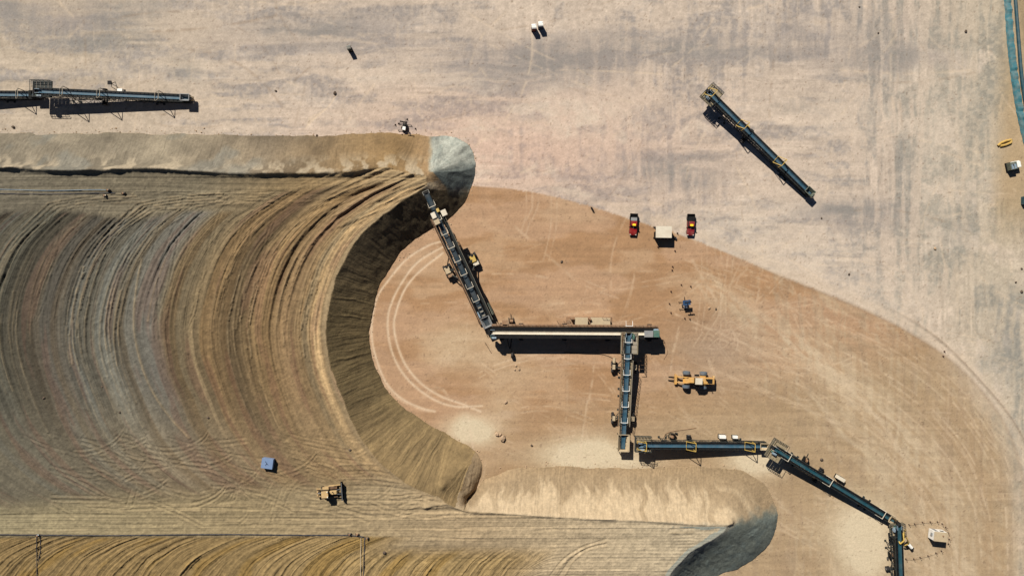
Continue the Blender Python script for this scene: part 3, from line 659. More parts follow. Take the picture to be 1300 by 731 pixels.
    ge, _ = poly_dist(gx, gy, CRESTg[np.argmin(np.hypot(CRESTg[:, 0] - 908, CRESTg[:, 1] - 652)):])
    g2 = np.where(~inC & (gx > 780), (gy - 656 - gn * 1.6 + 0.14 * np.clip(gx - 912, 0, 80)) / 9, -9); grey2 = g2 > 0
    rim2 = inC & (gx > 780) & (dC < 5 + 0.4 * gn) & (gy > 655)
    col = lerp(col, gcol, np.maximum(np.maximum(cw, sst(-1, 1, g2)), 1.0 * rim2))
    col = lerp(col, (178, 174, 156.), 0.8 * np.exp(-(dC / 3.5) ** 2) * (gx > 780) * (gy > 656))
    furrow = wA * u + (wT + wB) * vy * 1.0 + wR * ur
    furrow = np.where(slope, sCs * 0.8, furrow)
    return gx, gy, z, np.clip(col, 5, 245), inT, cone, grey2, furrow

def build_heap():
    def ax(lo, hi, core_lo, core_hi, st, stc):
        return np.concatenate([np.arange(lo, core_lo, stc), np.arange(core_lo, core_hi, st), np.arange(core_hi, hi + stc, stc)])
    xs = ax(-232, 76, -133, 72, 0.2, 1.6); ys = ax(-146, 45, -76, 45, 0.2, 1.6)
    X, Y = np.meshgrid(xs.astype(np.float32), ys.astype(np.float32))
    PX = X / MPP + 650; PY = 365.5 - Y / MPP
    sel = ~((PX > 622) & (PY < 578)) & (PX < 1000) & (PY > 160)
    res = heap_field(X[sel], Y[sel]); full = []
    for r in res:
        a = np.zeros(X.shape + r.shape[1:], r.dtype)
        if r is res[2]: a -= 4.0
        a[sel] = r; full.append(a)
    gx, gy, z, col, inT, cone, grey2, furrow = full
    near = inT.copy()
    dil = near.copy()
    dil[1:] |= near[:-1]; dil[:-1] |= near[1:]; dil[:, 1:] |= dil[:, :-1]; dil[:, :-1] |= dil[:, 1:]
    def q(m): return m[:-1, :-1] & m[1:, :-1] & m[:-1, 1:] & m[1:, 1:]
    keep = q(dil)
    kc = q(cone) & keep; kg = q(grey2) & keep
    lin = s2l(col) * ALB
    o = grid_object('stockpile', X, Y, z, lin, M_heap, keep & ~kc & ~kg, {'furrow': furrow})
    o['kind'] = 'structure'; o['label'] = 'flat-topped brown ore stockpile with furrowed top and curved crescent face'
    o = grid_object('gravel_cone', X, Y, z, lin, M_gravel, kc)
    tag(o, 'grey-green cone of fresh gravel at the eastern tip of the stockpile', 'gravel heap')
    o = grid_object('gravel_slope', X, Y, z, lin, M_gravel, kg)
    tag(o, 'dark grey-green gravel bank at the bottom edge, right end of lower stockpile', 'gravel heap')
    return X, Y, z
HX, HY, HZ = build_heap()
def heap_z(p):
    i = np.argmin(np.abs(HY[:, 0] - p[1])); j = np.argmin(np.abs(HX[0] - p[0])); return float(HZ[i, j])

# ================================================================== CONVEYOR PARTS (local x runs tail -> head)
def belt_run(par, x0, x1, zf, w_, m, name='belt', lift=0.0):
    b = MB(); n = max(2, int((x1 - x0) / 2.0)); rings = []
    for i in range(n + 1):
        x = x0 + (x1 - x0) * i / n; z = zf(x) + lift
        rings.append([(x, -w_ / 2, z + 0.24), (x, -w_ * 0.22, z), (x, w_ * 0.22, z), (x, w_ / 2, z + 0.24), (x, w_ / 2 + .01, z + 0.19), (x, w_ * 0.22, z - 0.05), (x, -w_ * 0.22, z - 0.05), (x, -w_ / 2 - .01, z + 0.19)])
    b.loft(rings); return b.build(name, m, par)
def return_belt(par, x0, x1, zf, w_, dep, m):
    return MB().beam((x0, 0, zf(x0) - dep), (x1, 0, zf(x1) - dep), w_, 0.05).build('return_belt', m, par)
def side_truss(par, x0, x1, zf, y, dep, m, pitch=1.6, zmin=0.25, th=0.12):
    b = MB(); n = max(2, int(round((x1 - x0) / pitch)))
    xs = [x0 + (x1 - x0) * i / n for i in range(n + 1)]
    lo = [max(zmin, zf(x) - dep) for x in xs]; hi = [zf(x) - 0.02 for x in xs]
    for i in range(n):
        b.beam((xs[i], y, hi[i]), (xs[i + 1], y, hi[i + 1]), th, th * 1.4); b.beam((xs[i], y, lo[i]), (xs[i + 1], y, lo[i + 1]), th, th * 1.2)
        if hi[i] - lo[i] > 0.2:
            a, c = ((i, i + 1) if i % 2 else (i + 1, i)); b.beam((xs[a], y, hi[a]), (xs[c], y, lo[c]), th * 0.6)
    for i in range(n + 1): b.beam((xs[i], y, hi[i]), (xs[i], y, lo[i]), th * 0.6)
    return b.build('side_truss', m, par)
def idlers(par, x0, x1, zf, w_, m, step=1.0):
    b = MB(); x = x0
    while x < x1:
        z = zf(x)
        b.beam((x, -w_ / 2 - .22, z - .1), (x, w_ / 2 + .22, z - .1), 0.12, 0.1)
        for s in (-1, 1):
            b.beam((x, s * (w_ / 2 + .16), z - .1), (x, s * (w_ / 2 + .16), z + .3), 0.2, 0.12); b.cyl((x, s * w_ * .24, z - .08), (x, s * w_ * .5, z + .14), 0.07, 6)
        x += step
    return b.build('idlers', m, par, kind='stuff')
def crossbars(par, x0, x1, zf, hw, dep, m, pitch=3.2, zmin=0.25):
    b = MB(); x = x0
    while x <= x1 + .01:
        z = max(zmin, zf(x) - dep); b.beam((x, -hw, z), (x, hw, z), 0.08)
        x2 = min(x1, x + pitch); b.beam((x, -hw, z), (x2, hw, max(zmin, zf(x2) - dep)), 0.06); x += pitch
    return b.build('cross_bracing', m, par)
def hoop(par, x, zf, hw, m, peak=2.2, run=1.9, style='peak'):
    b = MB(); z = zf(x); x2 = x + run; z2 = zf(x2)
    if style == 'peak':                                       # goal-post frame with raking stays
        for s in (-1, 1):
            b.beam((x, s * hw, z - .1), (x, s * hw, z + peak), 0.13); b.beam((x, s * hw, z + peak), (x2, s * hw, z2 - .1), 0.12)
        b.beam((x, -hw, z + peak), (x, hw, z + peak), 0.13); b.beam((x2, -hw, z2 + .12), (x2, hw, z2 + .12), 0.1)
    else:
        for s in (-1, 1): b.beam((x, s * hw, z - .1), (x, s * hw, z + .75), 0.12)
        b.beam((x, -hw, z + .7), (x, hw, z + .7), 0.12); b.beam((x, -hw, z + .7), (x2, -hw, z2 + .1), 0.09); b.beam((x, hw, z + .7), (x2, hw, z2 + .1), 0.06)
    return b.build('belt_guard', m, par)
def support(par, x, zf, hw, dep, m, spread=0.9, out=0.35):
    b = MB(); zt = max(0.35, zf(x) - dep)
    for s in (-1, 1):
        for d in (-1, 1):
            b.beam((x + .15 * d, s * hw, zt), (x + d * spread, s * (hw + out), 0.06), 0.14); b.box((x + d * spread, s * (hw + out), 0.03), (.5, .5, .1))
        b.beam((x - spread * .55, s * (hw + out * .55), zt * .45), (x + spread * .55, s * (hw + out * .55), zt * .45), 0.09)
    b.beam((x, -hw - out * .5, zt * .5), (x, hw + out * .5, zt * .5), 0.09)
    return b.build('support_frame', m, par)
def wheel(par, c, r, wd, axis='y', tyre=None, name='wheel'):
    tyre = tyre or M['rubber']; c = Vector(c); d = Vector((0, wd / 2, 0)) if axis == 'y' else Vector((wd / 2, 0, 0))
    b = MB(); n = 16
    prof = [(-1, .62), (-1, .9), (-.7, 1), (.7, 1), (1, .9), (1, .62)]
    e1 = Vector((1, 0, 0)) if axis == 'y' else Vector((0, 1, 0)); e2 = Vector((0, 0, 1)); pts = []; fs = []
    for i in range(n):
        a = 2 * math.pi * i / n
        for q, rr in prof: pts.append(c + d * q + (e1 * math.cos(a) + e2 * math.sin(a)) * r * rr)
    k = len(prof)
    for i in range(n):
        j = (i + 1) % n
        for q in range(k): fs.append((i * k + q, i * k + (q + 1) % k, j * k + (q + 1) % k, j * k + q))
    b.add(pts, fs); o = b.build(name, tyre, par)
    MB().cyl(c - d * .7, c + d * .7, r * .6, 10).build('rim', M['grey'], o)
    return o
def undercarriage(par, x, zf, hw, dep, m, r=0.6):
    zt = max(0.8, zf(x) - dep); b = MB()
    b.beam((x, -hw - 1.0, r), (x, hw + 1.0, r), 0.22)
    for s in (-1, 1):
        b.beam((x, s * (hw + .1), r), (x - .5, s * hw, zt), 0.16); b.beam((x, s * (hw + .1), r), (x + 1.6, s * hw, max(.5, zf(x + 1.6) - dep)), 0.12); b.beam((x, s * (hw + .1), r), (x - 2.2, s * hw, max(.4, zf(x - 2.2) - dep)), 0.12)
    b.build('axle_frame', m, par)
    for s in (-1, 1):
        for q in (.45, .95): wheel(par, (x, s * (hw + q), r), r, .36)
def walkway(par, x0, x1, zf, y0, y1, m, rail_m, outer=1, dz=-.12, panel=2.0):
    n = max(1, int(round((x1 - x0) / panel)))
    for i in range(n):
        a = x0 + (x1 - x0) * i / n + .03; c = x0 + (x1 - x0) * (i + 1) / n - .03
        MB().beam((a, (y0 + y1) / 2, zf(a) + dz), (c, (y0 + y1) / 2, zf(c) + dz), abs(y1 - y0), 0.05).build('deck_panel', m, par)
    yo = y1 if outer > 0 else y0; b = MB()
    for i in range(n + 1):
        x = x0 + (x1 - x0) * i / n; b.beam((x, yo, zf(x) + dz), (x, yo, zf(x) + dz + 1.0), 0.06)
        if x + .9 < x1: b.beam((x + .9, yo, zf(x + .9) + dz), (x + .9, yo, zf(x + .9) + dz + 1.0), 0.05)
    for h in (.5, 1.0): b.beam((x0, yo, zf(x0) + dz + h), (x1, yo, zf(x1) + dz + h), 0.07)
    b.build('handrail', rail_m, par)
def motor(par, c, ax, L, r, m):
    c = Vector(c); a = Vector(ax).normalized(); b = MB(); b.cyl(c - a * L / 2, c + a * L / 2, r, 12); b.cyl(c + a * L / 2, c + a * (L / 2 + .18), r * .8, 12)
    b.box(c + Vector((0, 0, r * .9)), (.3, .3, .25)); b.box(c - Vector((0, 0, r * .9)), (L * .7, L * .7, .12)); return b.build('motor', m, par)
def head_platform(par, xc, z, hx, hy, m, rail_m, inner=.8, off=0.0, full_end=True):
    k = 5; dz = -.45
    for s in (-1, 1):
        yo = s * hy + off
        ya, yb = sorted((s * inner, yo))
        for i in range(k):
            a = xc - hx + 2 * hx * i / k + .04; c = xc - hx + 2 * hx * (i + 1) / k - .04
            MB().box(((a + c) / 2, (ya + yb) / 2, z + dz), (c - a, yb - ya, .05)).build('deck_panel', m, par)
    if full_end:
        for i in range(3):
            a = -inner + 2 * inner * i / 3 + .03; c = -inner + 2 * inner * (i + 1) / 3 - .03
            MB().box((xc + hx - .35, (a + c) / 2, z + dz), (.66, c - a, .05)).build('deck_panel', m, par)
    b = MB(); y0, y1 = -hy + off, hy + off
    for y in (y0, y1):
        for i in range(k + 1): b.beam((xc - hx + 2 * hx * i / k, y, z + dz), (xc - hx + 2 * hx * i / k, y, z + dz + 1.05), .06)
        for h in (.55, 1.05): b.beam((xc - hx, y, z + dz + h), (xc + hx, y, z + dz + h), .09)
    for h in (.55, 1.05): b.beam((xc + hx, y0, z + dz + h), (xc + hx, y1, z + dz + h), .09)
    for s in (-1, 1): b.beam((xc - hx, s * hy + off, z + dz + 1.05), (xc - hx, s * (inner + .15), z + dz + 1.05), .08)
    b.build('guardrail', rail_m, par)
    b = MB()
    for x in (xc - hx, xc, xc + hx): b.beam((x, y0, z + dz - .12), (x, y1, z + dz - .12), .14)
    for y in (y0, y1): b.beam((xc - hx, y, z + dz - .12), (xc + hx, y, z + dz - .12), .14)
    for s in (-1, 1): b.beam((xc, s * hy * .9 + off, z + dz - .1), (xc - .6, s * .65, z - 1.2), .1)
    # toe plates under the deck and hanging skirt of the platform
    b.build('platform_frame', M['truss'], par)
def head_drive(par, L, z, w_, m_motor, side=1):
    MB().cyl((L, -w_ * .55, z - .2), (L, w_ * .55, z - .2), .36, 14).build('head_pulley', M['black'], par)
    motor(par, (L - .7, side * (w_ / 2 + .75), z + .1), (1, 0, 0), .95, .3, m_motor)
    MB().box((L, side * (w_ / 2 + .45), z - .1), (.5, .42, .6)).build('gearbox', M['green'], par, bevel=.04)
    b = MB(); b.prism([(L + .25, z + .55), (L + .95, z + .25), (L + 1.0, z - 1.1), (L + .45, z - 1.3), (L + .1, z - .5)], -w_ * .5, w_ * .5)
    b.build('discharge_chute', M['black'], par)
    for s in (-1, 1): MB().prism([(L - .9, z - .1), (L - .8, z + .5), (L + .3, z + .6), (L + .3, z - .3)], s * w_ * .55 - .04, s * w_ * .55 + .04).build('pulley_guard', M['motor'], par)
def tail_hopper(par, z, m, w_=1.2, L=2.2, x0=-.2, top=1.0):
    b = MB(); t = .06
    A = [(x0, -w_ * .95, z + top), (x0 + L, -w_ * .95, z + top), (x0 + L, w_ * .95, z + top), (x0, w_ * .95, z + top)]
    B = [(x0 + .25, -w_ * .45, z + .25), (x0 + L - .2, -w_ * .45, z + .25), (x0 + L - .2, w_ * .45, z + .25), (x0 + .25, w_ * .45, z + .25)]
    for i in range(4):
        j = (i + 1) % 4
        q = [Vector(A[i]), Vector(A[j]), Vector(B[j]), Vector(B[i])]; nrm = (q[1] - q[0]).cross(q[3] - q[0]).normalized() * t
        b.add([tuple(v) for v in q] + [tuple(v + nrm) for v in q], [(0, 1, 2, 3), (7, 6, 5, 4), (0, 4, 5, 1), (1, 5, 6, 2), (2, 6, 7, 3), (3, 7, 4, 0)])
        b.beam(A[i], A[j], .14)
    b.build('feed_hopper', m, par)
    for s in (-1, 1):
        for x in (x0 + .2, x0 + L - .2): MB().beam((x, s * w_ * .8, 0.05), (x, s * w_ * .8, z + top - .1), .12).build('hopper_leg', M['truss'], par)
    MB().cyl((0, -w_ * .5, z - .2), (0, w_ * .5, z - .2), .3, 12).build('tail_pulley', M['black'], par)
    MB().prism([(-.75, z - .5), (-.75, z + .1), (-.3, z + .4), (x0 - .02, z + .4), (x0 - .02, z - .5)], -w_ * .6, w_ * .6).build('tail_guard', M['beige'], par, bevel=.03)

def frame_of(tail, head, zt, zh):
    a = P(*tail, zt); b = P(*head, zh); d = b - a
    return Vector((a.x, a.y, 0)), math.atan2(d.y, d.x), math.hypot(d.x, d.y)

def portable_conveyor(label, tail, head, zt=1.5, zh=4.2, guards=(.3, .62, .93), gm='yellow', belt='belt', cab=(), plat=(1.9, 2.0, 0.0), hopper_m='beige', reel=None, chairs=0.6, w_=1.15, group=None, deck='deck', style='peak', skirts=()):
    w_ *= .74
    base, rz, L = frame_of(tail, head, zt, zh)
    t = thing('portable_conveyor', label, 'conveyor', base, rz, group)
    zf = lambda x: zt + (zh - zt) * x / L
    hw = w_ / 2 + .5; dep = 1.85
    belt_run(t, -.1, L, zf, w_, M[belt]); return_belt(t, .2, L - .2, zf, w_ * .9, .55, M['black'])
    for s in (-1, 1):
        side_truss(t, .2, L - .1, zf, s * hw, dep, M['truss'])
        MB().beam((.6, s * (w_ / 2 + .2), zf(.6) + .1), (L - .6, s * (w_ / 2 + .24), zf(L - .6) + .1), .4, .05).build('edge_plate', M['black'], t)
        MB().beam((.3, s * (hw - .07), zf(.3) - .5), (L - .2, s * (hw - .07), zf(L - .2) - .5), .04, .9).build('side_plate', M['black'], t)
    crossbars(t, .2, L - .3, zf, hw, dep, M['truss'])
    idlers(t, 1.0, L - .8, zf, w_, M['black'])
    for g in guards: hoop(t, L * g, zf, hw + .08, M[gm], style=style)
    for f in (.22, .8): support(t, L * f, zf, hw, dep, M['truss'])
    undercarriage(t, L * chairs, zf, hw, dep, M['truss'])
    tail_hopper(t, zt, M[hopper_m], w_)
    head_platform(t, L - .9, zh, plat[0], plat[1], M[deck], M['truss'], inner=w_ / 2 + .2, off=plat[2])
    head_drive(t, L, zh, w_, M['motor'])
    for f, y, d, m in cab:
        x = L * f; b = MB(); b.box((x, y, .18 + d[2] / 2), d); b.build('control_cabinet', M[m], t, bevel=.04)
        MB().box((x, y, .08), (d[0] + .3, d[1] + .2, .16)).build('skid', M['black'], t)
    for f0, f1 in skirts:                                     # dusty skirt boards / spill plates along the loading side
        MB().beam((L * f0, -hw - .12, zf(L * f0) - .5), (L * f1, -hw - .12, zf(L * f1) - .5), .05, .55).build('spill_plate', M['truss_pale'], t)
    if reel:
        x, y = reel; o = MB().cyl((x - .5, y, .75), (x + .5, y, .75), .42, 12).build('cable_reel', M['black'], t)
        b = MB()
        for s in (-1, 1): b.cyl((x + s * .5, y, .75), (x + s * .58, y, .75), .72, 14); b.beam((x + s * .62, y - .6, .05), (x + s * .62, y, .75), .08); b.beam((x + s * .62, y + .6, .05), (x + s * .62, y, .75), .08)
        b.build('reel_stand', M['grey'], o)
    return t

# chain feeding the stacker, from the bottom right upwards
portable_conveyor('teal-belted conveyor with yellow hoses running off the bottom edge, lattice side showing', (1146, 812), (1141, 668), 1.4, 4.6, guards=(.35,), belt='belt_teal', plat=(1.5, 1.7, .3), deck='deck', cab=(), skirts=((.1, .9),), w_=1.2)
portable_conveyor('diagonal dark conveyor at lower right with tan frames, between the hose junction and square platform', (1136, 662), (983, 569), 1.5, 4.6, guards=(.1, .54, .88), gm='cream', belt='belt_teal', plat=(2.0, 2.5, .2), cab=((.46, -2.2, (2.2, .9, 1.2), 'cream'),), reel=None, style='box')
portable_conveyor('level blue-belted conveyor with yellow frames and a white cabinet beside it, lower middle', (974, 566), (812, 565), 1.5, 4.3, guards=(.12, .58, .96), belt='belt', plat=(2.0, 1.9, -.3), cab=((.34, -1.9, (1.6, .8, 1.1), 'white'), (.24, -1.9, (1.2, .7, .9), 'white')), deck='deck')
portable_conveyor('parked blue-belted conveyor lying diagonally alone on the upper right pad', (1030, 247), (900, 118), 1.4, 4.2, guards=(.3, .66, .97), belt='belt', plat=(1.9, 2.2, -.2), cab=((.64, -1.8, (1.0, .6, 1.0), 'yellow'),), hopper_m='olive', deck='deck')
portable_conveyor('parked conveyor ending in a pale hopper at upper left, right one of the pair', (241, 125), (47, 116), 1.4, 4.2, guards=(.18, .56, .8), gm='truss_pale', belt='belt', plat=(2.4, 2.0, -.7), cab=((.49, -1.7, (1.3, .7, 1.0), 'white'),), hopper_m='grey', deck='truss', skirts=((.55, .8),))
portable_conveyor('parked conveyor cut by the left edge of the photo, left one of the pair', (50, 120.5), (-150, 119), 1.4, 4.2, guards=(.1, .6), gm='truss_pale', belt='belt', plat=(2.4, 2.0, -.7), hopper_m='black', deck='truss')

# conveyor with walkways that lifts the ore on to the feed conveyor
def lift_conveyor():
    tail, head, zt, zh = (790.5, 570), (798, 424), 1.6, 6.4
    base, rz, L = frame_of(tail, head, zt, zh)
    t = thing('lift_conveyor', 'upright blue-belted conveyor with white bow frames and walkways, feeding the level feed conveyor', 'conveyor', base, rz)
    zf = lambda x: zt + (zh - zt) * x / L; w_ = 1.1; hw = .75; dep = 1.0
    belt_run(t, 0, L, zf, w_, M['belt']); return_belt(t, .2, L - .2, zf, w_ * .9, .6, M['black'])
    for s in (-1, 1): side_truss(t, .3, L, zf, s * hw, dep, M['truss'])
    crossbars(t, .3, L - .3, zf, hw, dep, M['truss']); idlers(t, 1, L - 1, zf, w_, M['black'])
    for k in range(7): hoop(t, 7.0 + k * 4.05, zf, hw + .05, M['white'], style='box', run=1.2)
    walkway(t, 6, L + .4, zf, hw + .1, hw + .75, M['deck'], M['rust'], 1)
    walkway(t, 6, L - 6.5, zf, -hw - .6, -hw - .1, M['deck'], M['truss_pale'], -1)
    head_platform(t, L - 2.2, zh, 2.6, 2.0, M['truss_pale'], M['deck'], inner=.95, off=-.25)
    head_drive(t, L, zh, w_, M['green'], -1)
    tail_hopper(t, zt, M['beige'], 1.5, 4.2, -.3, 1.3)
    # mid carriage, wheels out to both sides
    for x, sp in ((7.6, 2.6), (20.5, 2.9)):
        b = MB(); b.beam((x, -sp, .9), (x, sp, .9), .3)
        for s in (-1, 1): b.beam((x, s * sp * .8, .9), (x, s * hw, zf(x) - dep), .2); b.beam((x, s * sp * .8, .9), (x + 2.5, s * hw, zf(x + 2.5) - dep), .14)
        b.build('carriage', M['truss'], t)
        for s in (-1, 1):
            for q in (-.8, .8): wheel(t, (x + q, s * sp, .75), .75, .55)
            MB().box((x + .1, s * (sp - .2), 1.75), (1.2, .7, .35)).build('wheel_cover', M['beige'], t, bevel=.05)
    motor(t, (22.2, 2.6, 1.6), (1, 0, 0), 1.1, .35, M['beige'])
    for f in (.3, .48, .64): support(t, L * f, zf, hw, dep, M['truss'], spread=.9)
lift_conveyor()

# level feed conveyor behind the stacker
def feed_conveyor():
    zt, zh = 4.3, 4.6
    base, rz, L = frame_of((836, 423.5), (624, 422), zt, zh)
    t = thing('feed_conveyor', 'long level feed conveyor with a cream belt and black sides behind the stacker', 'conveyor', base, rz)
    zf = lambda x: zt + (zh - zt) * x / L
    belt_run(t, 1.2, L, zf, .8, M['cream']); return_belt(t, .3, L - .3, zf, 1.1, .7, M['black'])
    for s in (-1, 1):
        side_truss(t, 0, L, zf, s * 1.35, 2.0, M['black'], pitch=1.4)
        MB().beam((0, s * .93, zf(0) - .0), (L, s * .93, zf(L) - .0), .86, .12).build('dark_gap_plate', M['black'], t)  # black strips filling the gaps beside the belt, standing in for shade
        MB().beam((0, s * 1.38, zf(0) - .95), (L, s * 1.38, zf(L) - .95), .05, 1.7).build('shadow_sheet', M['black'], t)  # black sheet added to close the gap down to the cast shadow
    crossbars(t, .3, L - .3, zf, 1.35, 1.3, M['black'])
    walkway(t, 0, L, zf, -2.1, -1.5, M['rust'], M['rust'], -1)
    MB().cyl((0, -.6, zt - .2), (0, .6, zt - .2), .35, 12).build('tail_pulley', M['black'], t)
    MB().taper((2.6, 0, zt + .1), (1.8, 1.2), (2.2, 1.6), .9).build('inlet_hopper', M['grey'], t)
    MB().box((.6, 0, zt + .35), (1.5, 1.7, .7)).build('tail_housing', M['green'], t, bevel=.06)
    motor(t, (.6, -.9, zt + .2), (1, 0, 0), 1.0, .3, M['motor'])
    for x in (1.5, 12, 23, 34, L - 2.5):
        b = MB()
        for s in (-1, 1):
            b.beam((x, s * 1.35, zf(x) - 1.3), (x - .5, s * 1.7, .05), .22); b.beam((x, s * 1.35, zf(x) - 1.3), (x + .5, s * 1.7, .05), .22)
        b.beam((x, -1.6, .6), (x, 1.6, .6), .2); b.build('support_leg', M['black'], t)
        for s in (-1, 1): wheel(t, (x, s * 1.9, .6), .6, .5)
    # swing-out jockey wheel on a bent arm
    b = MB(); b.path([(L - 5.0, 1.4, 2.6), (L - 4.7, 4.0, 1.6), (L - 5.1, 5.6, .9)], .16, 8); b.path([(L - 3.8, 1.4, 2.6), (L - 4.5, 4.2, 1.5)], .1, 8); b.build('jockey_arm', M['black'], t)
    wheel(t, (L - 5.15, 5.9, .75), .75, .6, 'x')
    MB().box((L - 3.3, -2.6, zh - .1), (1.4, 1.0, .8)).build('drive_box', M['rust'], t, bevel=.05)
    head_drive(t, L, zh, 1.2, M['motor'], 1)
feed_conveyor()

# radial stacker
def stacker():
    zt, zh = 2.6, 10.5
    base, rz, L = frame_of((621, 416), (541, 245), zt, zh)
    t = thing('radial_stacker', 'long radial stacker with white bow frames, wheeled carriage and boom over the stockpile edge', 'stacker', base, rz)
    zf = lambda x: zt + (zh - zt) * x / L
    Lm = L * .86; hw = 1.25; dep = 1.9
    belt_run(t, 0, L, zf, 1.15, M['belt_grey']); return_belt(t, .3, L - .3, zf, 1.0, .7, M['black'])
    for s in (-1, 1):
        side_truss(t, .5, Lm, zf, s * hw, dep, M['truss'], pitch=1.7, th=.16)
        side_truss(t, Lm - 3, L, lambda x: zf(x) - .05, s * .62, .8, M['truss'], pitch=1.2, th=.1)
    crossbars(t, .5, Lm, zf, hw, dep, M['truss']); idlers(t, 1, L - .5, zf, 1.15, M['black'], 1.2)
    for k in range(8): hoop(t, 7.4 + k * 3.55, zf, .82, M['cream'], style='box', run=1.3)
    walkway(t, 1.5, Lm - 1, zf, hw + .05, hw + .45, M['rust'], M['rust'], 1)
    walkway(t, 1.5, Lm - 1, zf, -hw - .5, -hw - .05, M['truss'], M['truss_pale'], -1)
    for s in (-1, 1): MB().beam((.6, s * (hw - .28), zf(.6) - .08), (Lm, s * (hw - .28), zf(Lm) - .08), .42, .06).build('dark_gap_plate', M['black'], t)  # black strips standing in for the shaded gaps along the boom
    # housings at the boom's end
    MB().box((Lm - .6, .6, zf(Lm) + .55), (1.5, 1.1, 1.0)).build('drive_housing', M['cream'], t, bevel=.08)
    MB().box((Lm - 2.2, .55, zf(Lm) + .3), (1.4, 1.3, .8)).build('drive_housing', M['beige'], t, bevel=.08)
    MB().box((Lm - 1.0, -1.9, zf(Lm) + .4), (1.5, 1.3, 1.0)).build('counterweight_box', M['cream'], t, bevel=.08)
    MB().box((Lm + .2, -.8, zf(Lm) + .35), (.9, .7, .6)).build('winch', M['yellow'], t, bevel=.05)
    MB().cyl((L, -.6, zh - .15), (L, .6, zh - .15), .32, 12).build('head_pulley', M['black'], t)
    b = MB()
    for s in (-1, 1): b.box((L + .1, s * .75, zh), (.9, .16, .5))
    b.beam((L + .5, -.8, zh + .2), (L + .5, .8, zh + .2), .12); b.build('head_frame', M['deck_grey'], t)
    # wide carriage under the boom
    xc = 17.2
    for s in (-1, 1):
        y = s * 3.5; b = MB()
        b.beam((xc, y, 1.0), (xc - .6, s * hw, zf(xc) - dep), .32); b.beam((xc + .9, y, 1.2), (xc + 3.6, s * hw, zf(xc + 3.6) - dep), .24); b.beam((xc - .9, y, 1.2), (xc - 3.4, s * hw, zf(xc - 3.4) - dep), .24)
        b.beam((xc, 0, zf(xc) - dep), (xc, y, 1.6), .28); b.build('carriage_leg', M['truss'], t)
        c = MB(); c.box((xc, y, .75), (3.0, .9, .7)); cr = c.build('bogie', M['black'], t, bevel=.08)
        for q in (-1.0, 1.0): 
            wheel(t, (xc + q, y + .75, .75), .75, .55); wheel(t, (xc + q, y - .75, .75), .75, .55)
        MB().box((xc + .2, y + .1, 1.75), (1.7, 1.3, .7)).build('power_unit', M['yellow'] if s < 0 else M['beige'], t, bevel=.06)
        MB().box((xc - 1.2, y - .1, 1.55), (.9, 1.5, .5)).build('fluid_tank', M['cream'] if s < 0 else M['rust'], t, bevel=.06)
        MB().cyl((xc + 1.2, y, 1.6), (xc + 1.2, y, 2.3), .35, 10).build('air_filter', M['rubber'], t)
    b = MB(); b.beam((xc, -3.5, 1.5), (xc, 3.5, 1.5), .3); b.build('carriage_beam', M['truss'], t)
    # tail wheels, rear stays and the receiving chute
    for s in (-1, 1):
        b = MB(); b.beam((1.5, s * 1.5, .7), (6.5, s * 1.6, 1.9), .22); b.beam((1.5, s * 1.5, .7), (1.5, s * hw, zt), .22); b.build('tail_stay', M['black'], t); wheel(t, (2.2, s * 1.75, .6), .6, .5)
    side_truss(t, 1.2, 9.5, lambda x: 1.9 + .06 * x, -2.3, 1.3, M['black'], pitch=1.2, zmin=.6, th=.14)
    MB().box((4.2, -2.1, 1.5), (3.2, .8, .9)).build('hydraulic_unit', M['olive'], t, bevel=.06)
    tail_hopper(t, zt, M['grey'], 1.2, 2.6, .3, 1.1)
    for q in (3.4, 4.5, 5.6): MB().box((q, .1 * math.sin(q * 5), zf(q) + .4), (.28, .8, .08)).build('cover_plate', M['truss_pale'], t)
    MB().box((4.0, .95, zf(4) + .3), (1.6, .3, .5)).build('cable_tray', M['motor'], t)
stacker()

# electrical house and generator on a skid north of the feed conveyor
def ehouse():
    b0 = P(735, 408)
    t = thing('electrical_house', 'two cream cabins on a skid along the north side of the feed conveyor', 'cabin', b0)
    MB().box((2.5, .1, .15), (11.5, 2.2, .3)).build('skid', M['rust'], t)
    for x, L in ((.4, 3.0), (5.2, 4.6)):
        c = MB().box((x, .1, 1.4), (L, 1.9, 2.2)).build('cabin', M['cream'], t, bevel=.05)
        MB().box((x, .1, 2.56), (L + .16, 2.05, .09)).build('roof', M['beige'], c)
        MB().box((x + .3, -.87, 1.25), (.8, .05, 1.8)).build('door', M['grey'], c)
    for x, h in ((-2.0, 1.6), (-1.4, 1.1), (2.5, 2.6)):
        MB().cyl((x, .8, .3), (x, .8, h + .8), .26, 10).build('cooler', M['rust'], t)
    b = MB()
    for x in (-5.6, -3.9, -2.4): b.beam((x, .2, 0), (x, .2, 1.0), .07)
    b.beam((-5.6, .2, 1), (-2.4, .2, 1), .07); b.beam((-5.6, .2, .5), (-2.4, .2, .5), .05)
    for x in (5.6, 6.6, 7.6): b.beam((x, 1.05, 2.5), (x, 1.05, 3.3), .06)
    b.beam((5.6, 1.05, 3.3), (7.6, 1.05, 3.3), .07); b.build('railing', M['rust'], t)
ehouse()

